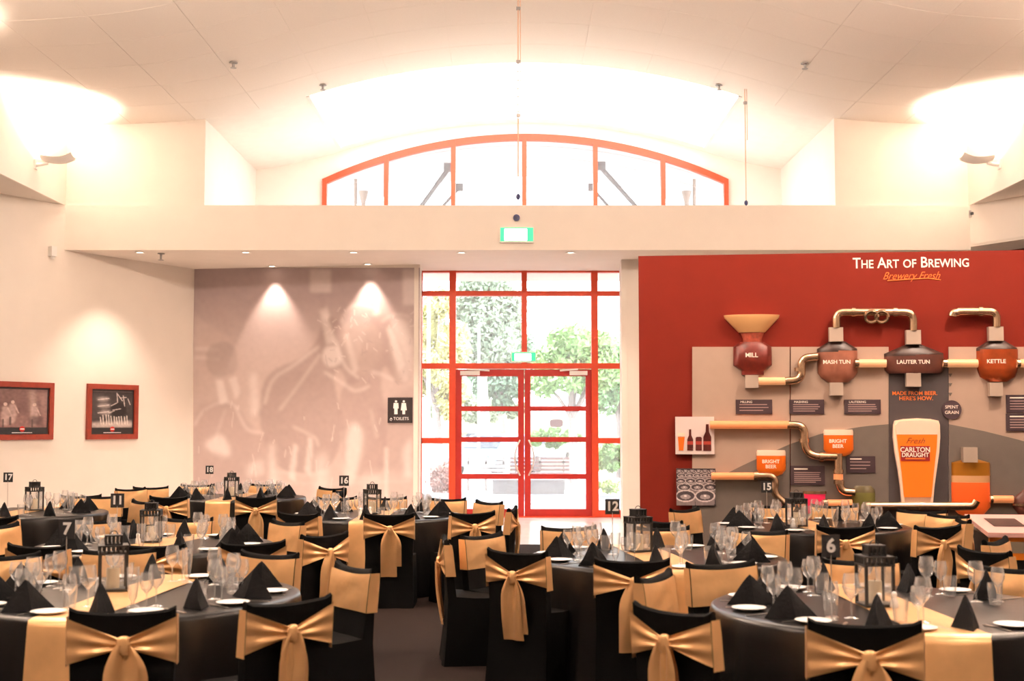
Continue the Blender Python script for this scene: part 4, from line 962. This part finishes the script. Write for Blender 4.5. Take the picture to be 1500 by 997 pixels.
# ---- tableware
def wine_mesh(s):
    return MB().lathe([(.036 * s, .001), (.034 * s, .004), (.006, .010), (.004, .02), (.004, .085 * s), (.010, .095 * s), (.030 * s, .115 * s), (.041 * s, .145 * s), (.041 * s, .165 * s), (.037 * s, .190 * s), (.033 * s, .210 * s)], 14, caps=False).mesh('wine_glass', GLASS, 60)
def tumbler_mesh(): return MB().lathe([(.0, .006), (.030, .004), (.031, .012), (.036, .06), (.039, .115)], 14, caps=False).mesh('tumbler', GLASS, 60)
def flute_mesh(): return MB().lathe([(.034, .001), (.030, .006), (.010, .016), (.009, .026), (.020, .05), (.027, .10), (.031, .16), (.033, .205)], 14, caps=False).mesh('beer_flute', GLASS, 60)
WG1, WG2, TB, FLU = wine_mesh(1.02), wine_mesh(.88), tumbler_mesh(), flute_mesh()
PLATE = MB().lathe([(0, .004), (.05, .004), (.054, .002), (.062, .006), (.085, .014), (.087, .017), (.084, .018), (.060, .010), (.050, .008), (0, .008)], 28).mesh('side_plate', WHITE, 50)
def napkin_mesh(seed):
    rg = random.Random(seed); L, Wd, H = .138, .066, .16; b = MB(); vs = []
    rows = 7; n = 16
    for j in range(rows + 1):
        q = j / rows; k = (1 - q)
        for i in range(n):
            t = 2 * math.pi * i / n; c, s = math.cos(t), math.sin(t)
            rr = 1 / (abs(c) ** 1.15 + abs(s) ** 1.15) ** (1 / 1.15)
            x = L * k * c * rr + .012 * (1 - k); y = Wd * (k ** .9) * s * rr * (1 - .35 * abs(c) * k)
            if abs(c) > .9 and q < .8: y += .006 * math.sin(q * 5 + seed)
            vs.append((x, y + .004 * math.sin(3 * q + seed), max(0, H * q - (.006 if j == rows else 0))))
    fs = [(j * n + i, j * n + (i + 1) % n, (j + 1) * n + (i + 1) % n, (j + 1) * n + i) for j in range(rows) for i in range(n)]
    fs += [tuple(range(n))[::-1], tuple(range(rows * n, rows * n + n))]
    b.add(vs, fs); b.smooth = True; return b.mesh('folded_napkin', NAPKIN, 35)
NAP = [napkin_mesh(k) for k in range(4)]
def knife_mesh(): 
    return MB().prism_xy([(-.11, -.006), (-.02, -.007), (.10, -.010), (.115, .002), (.10, .006), (-.02, .005), (-.11, .006)], .001, .004).mesh('knife', STEEL)
def fork_mesh():
    b = MB(); b.prism_xy([(-.10, -.006), (.03, -.004), (.05, -.011), (.06, -.011), (.06, .011), (.05, .011), (.03, .004), (-.10, .006)], .001, .004)
    for k in range(4): b.prism_xy([(.06, -.011 + k * .006), (.10, -.010 + k * .006), (.10, -.007 + k * .006), (.06, -.007 + k * .006)], .001, .004)
    return b.mesh('fork', STEEL)
KN, FK = knife_mesh(), fork_mesh()
ZTT = TZ + .0005
START = {7: -84, 6: -113, 11: -95, 12: -98, 15: -92, 16: -90, 17: -80, 18: -85}
def put(name, me, x, y, rz, label, cat, grp):
    o = link(name, me); o.location = (x, y, ZTT); o.rotation_euler = (0, 0, rz); return tag(o, label, cat, grp)
def seen(x, y, z): 
    px, py = pr(x, y, z); return -6 < px < 1506 and py < 1000
SIGNP = {7: (98, 775), 6: (1217, 800), 11: (172, 733), 12: (897, 742), 15: (1123, 713), 16: (504, 704), 17: (12, 699), 18: (307, 688)}
LANP = {7: (165, 864), 6: (1282, 886), 11: (221, 793), 12: (935, 807), 15: (1167, 770), 16: (545, 752), 17: (50, 747), 18: (339, 727)}
cnt = 0
for tn, (cx, cy) in TABLES.items():
    for k in range(10):
        an = START[tn] + 36 * k; A = R(an); rg = random.Random(tn * 100 + k)
        ex, ey = math.cos(A), math.sin(A); txx, tyy = -ey, ex          # outward, and to the diner's left (seen from the seat)
        def loc(r_, t_): return cx + ex * r_ + txx * t_, cy + ey * r_ + tyy * t_
        hr = clock(ex, ey); w_ = 'at the %s o\'clock place of the %s' % (hr, TN[tn])
        hot = lambda x, y: any(math.hypot(x - q.x, y - q.y) < .12 for q in (at_z(*LANP[tn], TZ),))
        x, y = loc(.70, .0 + rg.uniform(-.03, .03))
        if not seen(x, y, .85): continue
        put('folded_napkin', NAP[rg.randrange(4)], x, y, A + R(rg.uniform(-22, 22)), 'black peaked napkin ' + w_, 'napkin', 'folded napkins')
        x, y = loc(.74, .205)
        if tn in (7, 6, 12, 11, 15, 16): put('side_plate', PLATE, x, y, 0, 'white side plate ' + w_, 'plate', 'side plates')
        for nm, me, r_, t_, lab in (('wine_glass', WG1, .52, -.13, 'larger wine glass '), ('wine_glass', WG2, .60, -.20, 'smaller wine glass '), ('tumbler' if (k + tn) % 4 else 'beer_flute', TB if (k + tn) % 4 else FLU, .50, -.235, 'plain water tumbler ' if (k + tn) % 4 else 'tall flared beer glass ')):
            x, y = loc(r_ + rg.uniform(-.03, .03), t_ + rg.uniform(-.025, .025))
            if hot(x, y): continue
            put(nm, me, x, y, rg.uniform(0, 6), lab + w_, 'glass', 'glasses on the tables')
        if tn in (7, 6, 12):
            x, y = loc(.75, -.13); put('knife', KN, x, y, A + math.pi, 'steel knife ' + w_, 'knife', 'table cutlery')
            x, y = loc(.75, .115); put('fork', FK, x, y, A + math.pi, 'steel fork ' + w_, 'fork', 'table cutlery')

# ---- lanterns
def lantern():
    t = empty('candle_lantern'); s, h0, h1 = .078, .012, .205
    MB().box(-s, s, -s, s, 0, h0).build('base', BLACKMETAL, t)
    for x in (-1, 1):
        for y in (-1, 1): MB().box(x * s - .007 - x * .007, x * s + .007 - x * .007, y * s - .007 - y * .007, y * s + .007 - y * .007, h0, h1).build('post', BLACKMETAL, t)
    def slotted(name, s_, z0, z1, n):
        b = MB(); e = .006
        b.box(-s_ - e, s_ + e, -s_ - e, s_ + e, z0, z0 + .008); b.box(-s_ - e, s_ + e, -s_ - e, s_ + e, z1 - .008, z1)
        for k in range(n + 1):
            q = -s_ + 2 * s_ * k / n
            for sg_ in (-1, 1):
                b.box(q - .006, q + .006, sg_ * s_ - .003, sg_ * s_ + .003, z0, z1); b.box(sg_ * s_ - .003, sg_ * s_ + .003, q - .006, q + .006, z0, z1)
        return b.build(name, BLACKMETAL, t)
    slotted('vented_band', s - .004, h1, h1 + .05, 6); slotted('chimney', .042, h1 + .05, h1 + .105, 4)
    MB().tube([(.022 * math.cos(a * math.pi / 8), 0, h1 + .105 + .022 * math.sin(a * math.pi / 8)) for a in range(9)], .003, 5).build('handle', BLACKMETAL, t)
    for sg_ in (-1, 1):
        MB().add([(-s + .012, sg_ * (s - .008), h0), (s - .012, sg_ * (s - .008), h0), (s - .012, sg_ * (s - .008), h1), (-s + .012, sg_ * (s - .008), h1)], [(0, 1, 2, 3)]).build('pane', GLASS, t)
        MB().add([(sg_ * (s - .008), -s + .012, h0), (sg_ * (s - .008), s - .012, h0), (sg_ * (s - .008), s - .012, h1), (sg_ * (s - .008), -s + .012, h1)], [(0, 1, 2, 3)]).build('pane', GLASS, t)
    cd = MB().lathe([(.0, h0), (.036, h0), (.036, .12), (.032, .125), (.0, .118)], 18).build('candle', CANDLE, t)
    MB().tube([(0, 0, .117), (.001, 0, .135)], .002, 5).build('wick', BLACKMETAL, cd)
    return t
LROT = {7: 20, 6: 5, 11: 8, 12: 24, 15: 10, 16: 22, 17: 40, 18: 30}; proto = lantern()
for i, (tn, (px, py)) in enumerate(LANP.items()):
    o = proto if i == 0 else copy_tree(proto); p = at_z(px, py, TZ + .006); o.location = p; o.rotation_euler = (0, 0, R(LROT[tn]))
    tag(o, 'black iron candle lantern in the middle of the %s' % TN[tn], 'lantern', 'candle lanterns')

# ---- table number stands
for tn, (px, py) in SIGNP.items():
    p = at_z(px, py, TZ + .342); c = TABLES[tn]
    t = tag(empty('table_number', (p.x, p.y, ZTT), R(random.uniform(-6, 6))), 'black card with white numeral %s on the %s' % (NUM[tn], TN[tn]), 'table number', 'table number stands')
    MB().lathe([(.0, .006), (.030, .004), (.032, 0)][::-1], 16).build('base', STEEL, t); MB().tube([(0, 0, .004), (0, 0, .30)], .0025, 6).build('rod', STEEL, t)
    cw = .052 if tn > 9 else .045
    cd = MB().box(-cw, cw, -.002, .002, .288, .398).build('card', SIGNBLACK, t)
    letters(str(tn), .092, SIGNWHITE, cd, x=0, y=-.003, z=.343, bold=.003, thick=.0006)
    cd.data.name = 'card'

# ---- salt and pepper
SP = MB().lathe([(.0, 0), (.021, .0), (.023, .006), (.019, .035), (.012, .052), (.016, .066), (.012, .078), (.0, .082)], 14).mesh('shaker', WHITE, 60)
for tn, (px, py) in {7: (144, 868), 6: (1288, 893), 12: (921, 806), 15: (1162, 773), 11: (202, 797), 16: (528, 756)}.items():
    for k, nm in ((0, 'left'), (1, 'right')):
        p = at_z(px + k * (22 if tn in (6, 7) else 14), py - k * 2, TZ)
        o = link('condiment_shaker', SP); o.location = (p.x, p.y, ZTT + .005); tag(o, 'white china shaker, %s one beside the lantern of the %s' % (nm, TN[tn]), 'shaker', 'salt and pepper shakers')

# ================================================================== outside the glass
PAVE = mat('pale_paving', (0.42, 0.42, 0.42, 1), .8, noise=.06, nscale=2); ROAD = mat('blue_grey_paving', (0.17, 0.20, 0.25, 1), .8, noise=.05, nscale=3)
DRY = mat('dry_grass', (0.26, 0.25, 0.15, 1), .95, noise=.25, nscale=1.5); TRUNK = mat('pale_bark', (0.30, 0.26, 0.25, 1), .9, noise=.25, nscale=6)
struct(MB().box(-60, 60, YD + .1, 130, -.12, -.02).build('ground_outside', PAVE), 'pale paved forecourt beyond the glass doors')
struct(MB().box(-60, 60, 29.0, 31.4, -.02, -.01).build('ground_strip', ROAD), 'blue-grey strip of paving across the forecourt')
struct(MB().add([(-60, 47, -.02), (60, 47, -.02), (60, 62, 1.5), (-60, 62, 1.5), (-60, 130, 3.0), (60, 130, 3.0)], [(0, 1, 2, 3), (3, 2, 5, 4)]).build('ground_bank', DRY), 'dry grass bank behind the parked cars')
def leafy(name, label, px, py, Y, rx, rz_, n, c1, trunk=True, cat='tree', leaf=.16, seed=1, sparse=1.0, base=0.0):
    n = int(n * 1.8); leaf *= .72; c1 = tuple(min(.8, x * 1.7) for x in c1[:3]) + (1,)  # leaf colour raised to take in the glare over the view outside
    rg = random.Random(seed); p = at_y(px, py, Y); root = tag(empty(name, (p.x, Y, base)), label, cat, 'plants outside the doors')
    b = MB(); cz = p.z - base; cl = []
    for k in range(26):
        while True:
            q = (rg.uniform(-1, 1), rg.uniform(-1, 1), rg.uniform(-1, 1))
            if .15 < q[0] ** 2 + q[1] ** 2 + q[2] ** 2 < 1: break
        cl.append((q[0] * rx * .72, q[1] * rx * .6, cz + q[2] * rz_ * .75, rg.uniform(.22, .4) * min(rx, rz_)))
    for _ in range(n):
        c = rg.choice(cl); d = Vector((rg.gauss(0, 1), rg.gauss(0, 1), rg.gauss(0, 1))).normalized() * c[3] * rg.uniform(.6, 1.05) * sparse
        o = Vector((c[0], c[1], c[2])) + d; a = Vector((rg.uniform(-1, 1), rg.uniform(-1, 1), rg.uniform(-1, 1))).normalized(); e = a.orthogonal().normalized(); s_ = leaf * rg.uniform(.6, 1.3)
        b.add([o - a * s_, o + e * s_ * .5, o + a * s_, o - e * s_ * .5], [(0, 1, 2, 3)])
    m = mat(name + '_leaves' + str(seed), c1, .7, noise=.35, nscale=1.2); fo = b.build('foliage', m, root); fo['kind'] = 'stuff'
    if trunk:
        h = cz; tr_ = .03 * h + .05
        MB().tube([(0, 0, 0), (.05, 0, h * .3), (-.04, .05, h * .6), (0, 0, h)], [tr_, tr_ * .85, tr_ * .7, tr_ * .35], 8).build('trunk', TRUNK, root)
        for k in range(5):
            c = cl[k]; MB().tube([(0, 0, h * .55), (c[0] * .5, c[1] * .5, (h * .55 + c[2]) / 2 + .1), (c[0], c[1], c[2])], [tr_ * .5, tr_ * .35, tr_ * .12], 6).build('branch', TRUNK, root)
leafy('gum_tree', 'tall grey-green gum tree behind the upper left panes', 708, 445, 46, 1.9, 2.6, 5200, (.20, .25, .19, 1), seed=2, sparse=1.15)
leafy('weeping_tree', 'drooping darker green tree low behind the left door', 735, 530, 50, 1.4, 2.2, 3800, (.13, .20, .14, 1), seed=3, leaf=.2)
leafy('wattle_tree', 'yellowish green tree at the left side panes', 640, 520, 40, 1.3, 2.8, 4200, (.34, .34, .16, 1), seed=4)
leafy('street_tree', 'round bright green tree with pale trunk behind the right door', 838, 535, 37, 1.45, 1.35, 4800, (.16, .27, .10, 1), seed=5)
leafy('street_tree', 'green tree behind the narrow right side pane', 908, 545, 41, 1.3, 1.5, 3600, (.15, .26, .13, 1), seed=6)
leafy('clipped_hedge', 'low green hedge behind the brown bench', 812, 641, 40, 1.1, .34, 2200, (.14, .24, .09, 1), False, 'hedge', .11, 7)
leafy('clipped_hedge', 'low green shrub behind the right side pane', 895, 668, 40, .8, .5, 1800, (.14, .24, .09, 1), False, 'hedge', .12, 8)
leafy('ground_plant', 'small pale green plant low by the right side pane', 893, 712, 30.5, .42, .2, 500, (.26, .36, .14, 1), False, 'plant', .07, 9)
leafy('ground_plant', 'reddish brown shrub low behind the left side pane', 648, 700, 32.5, .5, .55, 900, (.24, .14, .12, 1), False, 'plant', .07, 10)
leafy('bank_shrub', 'wide grey-green shrub on the bank behind the cars', 700, 600, 60, 3.0, .8, 3000, (.18, .22, .15, 1), False, 'shrub', .2, 11, base=1.3)
# poles
for px, y0, y1, Y, r_, lab in ((628.5, 380, 690, 30, .045, 'thick white pole behind the left side pane'), (701.5, 476, 640, 42, .045, 'slim white pole behind the left door'), (774, 540, 735, 27.5, .04, 'white pole just behind the door meeting line')):
    p = at_y(px, y0, Y); t = tag(empty('white_pole', (p.x, Y, -.02)), lab, 'pole', 'white poles')
    MB().tube([(0, 0, 0), (0, 0, p.z + .02)], r_, 10).build('shaft', mat('white_pole_paint', (.75, .75, .76, 1), .5), t); MB().lathe([(r_ * 2, 0), (r_ * 2, .03), (r_, .05)], 12).build('foot', GREYMETAL, t); MB().lathe([(r_, 0), (r_ * 1.3, .02), (0, .06)], 10, (0, 0, p.z + .02)).build('cap', GREYMETAL, t)
# plinth with planter edge
p = at_y(722, 715, 32); q = at_y(826, 715, 32)
t = tag(empty('concrete_plinth', ((p.x + q.x) / 2, 32, -.02)), 'long grey concrete plinth behind the doors', 'plinth'); w = (q.x - p.x) / 2
MB().box(-w, w, -.3, .3, 0, .33).build('block', mat('grey_concrete', (.22, .22, .23, 1), .85, noise=.1, nscale=5), t); MB().box(-w - .02, w + .02, -.32, .32, .33, .36).build('coping', mat('grey_coping', (.30, .29, .30, 1), .8), t)
for nm, x0, x1, Y, m, lab in (('slatted_bench', 679, 744, 33.6, mat('white_bench', (.5, .5, .52, 1), .6), 'pale slatted bench behind the left door'), ('slatted_bench', 747, 835, 34, mat('brown_bench', (.20, .13, .13, 1), .6), 'brown slatted bench behind the right door')):
    p = at_y(x0, 690, Y); q = at_y(x1, 690, Y); w = (q.x - p.x) / 2; t = tag(empty(nm, ((p.x + q.x) / 2, Y, -.02)), lab, 'bench', 'benches outside')
    for k in range(4): MB().box(-w, w, .30 + k * .02, .33 + k * .02, .48 + k * .10, .55 + k * .10).build('back_slat', m, t)
    for k in range(4): MB().box(-w, w, -.15 + k * .11, -.06 + k * .11, .42, .45).build('seat_slat', m, t)
    for s in (-.8, 0, .8): MB().box(s * w - .03, s * w + .03, -.1, .36, 0, .42).build('leg', GREYMETAL, t); MB().box(s * w - .025, s * w + .025, .34, .40, .42, .86).build('back_post', GREYMETAL, t)
# hanging shop sign
p = at_y(815, 619.5, 33); t = tag(empty('hanging_board', (p.x, 33, p.z)), 'brown rounded board hanging behind the right door', 'sign')
pts = [(.17 * math.copysign(abs(math.cos(a)) ** .5, math.cos(a)), .10 * math.copysign(abs(math.sin(a)) ** .5, math.sin(a))) for a in [k * math.pi / 12 for k in range(24)]]
MB().prism_xz(pts, -.03, .03).build('board', mat('brown_board', (.14, .07, .07, 1), .6), t); MB().tube([(.15, 0, .02), (.3, 0, .02), (.42, 0, .04)], .012, 6).build('arm', GREYMETAL, t); MB().tube([(.42, 0, .12), (.42, 0, -p.z)], .025, 6).build('post', GREYMETAL, t)
# cars
def car(px, Y, rz, c, label):
    p = at_y(px, 640, Y); t = tag(empty('parked_car', (p.x, Y, -.02), R(rz)), label, 'car', 'parked cars')
    prof = [(-2.1, .35), (-2.1, .75), (-1.95, .85), (-1.2, .92), (-.6, 1.38), (.7, 1.42), (1.4, .98), (2.0, .90), (2.12, .7), (2.12, .35)]
    b = MB(); n = len(prof); vs = []
    for y, k in ((-.85, 1), (-.80, 1), (.80, 1), (.85, 1)):
        for x, z in prof: vs.append((x, y * (1 if z < .95 else .86), z - (.06 if abs(y) > .82 and z > .9 else 0)))
    fs = [(j * n + i, j * n + (i + 1) % n, (j + 1) * n + (i + 1) % n, (j + 1) * n + i) for j in range(3) for i in range(n)] + [tuple(range(n))[::-1], tuple(range(3 * n, 4 * n))]
    b.add(vs, fs).build('body', mat('car_paint_' + label[:4], c, .25), t)
    GL = mat('car_glass', (.08, .10, .13, 1), .1)
    for y in (-.745, .745):
        MB().add([(-1.0, y, .97), (.0, y, .97), (.0, y, 1.30), (-.55, y, 1.30)], [(0, 1, 2, 3)]).build('side_window', GL, t); MB().add([(.06, y, .97), (1.2, y, .97), (.66, y, 1.32), (.06, y, 1.32)], [(0, 1, 2, 3)]).build('side_window', GL, t)
    MB().add([(-1.19, -.66, .96), (-1.19, .66, .96), (-.66, .58, 1.36), (-.66, -.58, 1.36)], [(0, 1, 2, 3)]).build('windscreen', GL, t)
    for x in (-1.35, 1.35):
        for y in (-.8, .8): MB().tube([(x, y - .1, .32), (x, y + .1, .32)], .32, 18).build('wheel', BLACKMETAL, t)
    for y in (-.6, .6): MB().box(-2.13, -2.08, y - .18, y + .18, .62, .74).build('headlamp', WHITE, t)
car(728, 44, 62, (.22, .32, .45, 1), 'blue parked car behind the left door'); car(812, 53, 75, (.6, .6, .6, 1), 'white parked car behind the right door'); car(712, 58, 20, (.5, .55, .6, 1), 'silver parked car further back behind the left door')
# vaulted canopy beyond the arched window
CAN = mat('canopy_sheet', (.62, .60, .60, 1), .7)
cn = struct(empty('canopy_outside', (0, 0, 0)), 'pale vaulted canopy beyond the arched window')
for j in range(5):
    y0, y1 = YW + .3 + j * 1.15, YW + .3 + (j + 1) * 1.15 - .03
    b = MB(); b.grid(lambda u, v: (XC - 5.2 + 10.4 * u, y0 + (y1 - y0) * v, zc(XC - 5.2 + 10.4 * u) + .12), 24, 1); k = len(b.v)
    b.add([(x_, y_, z_ + .05) for x_, y_, z_ in b.v[:k]], list(b.f)); b.build('canopy_panel', CAN, cn)
STRUT = mat('grey_strut', (.16, .15, .15, 1), .5, metal=.3)
for nm, pa, pb, Y, r_, lab in (('canopy_strut', (604, 320), (657, 247), 27.5, .05, 'thick diagonal grey strut behind the left arch panes'), ('canopy_strut', (932, 303), (880, 245), 27.5, .05, 'thick diagonal grey strut behind the right arch panes'), ('canopy_strut', (646, 305), (672, 276), 29, .035, 'thin diagonal strut left behind the arch'), ('canopy_strut', (892, 303), (868, 276), 29, .035, 'thin diagonal strut right behind the arch')):
    a = at_y(*pa, Y); b_ = at_y(*pb, Y); d = (a - b_).normalized(); e = b_ - d * .0
    t = tag(empty(nm, b_), lab, 'strut', 'canopy struts'); lo = a + d * 1.2 - b_
    MB().tube([lo, (0, 0, 0)], r_, 8).build('tube', STRUT, t); MB().box(-.1, .1, -.05, .05, -.06, .12).build('bracket', STRUT, t)
    MB().tube([lo, Vector((lo.x, lo.y, -b_.z - .02))], r_ * .8, 8).build('post', STRUT, t)
for px, m_, lab in ((521, 1, 'left'), (1017, -1, 'right')):
    a = at_y(px, 262, 27.0); t = tag(empty('flood_mast', (a.x, 27.0, a.z - 3)), 'slim mast with a flared lamp behind the %s end of the arch' % lab, 'mast', 'flood masts')
    MB().tube([(0, 0, 3 - a.z - .02), (0, 0, 3)], .035, 8).build('mast', mat('tan_metal', (.30, .24, .20, 1), .5), t)
    MB().lathe([(.045, 0), (.05, .35), (.10, .55), (.11, .58)], 12, (m_ * .17, 0, 2.15)).build('lamp_horn', mat('tan_metal', (.3, .24, .2, 1)), t); MB().tube([(0, 0, 2.3), (m_ * .17, 0, 2.3)], .02, 6).build('bracket', STRUT, t)
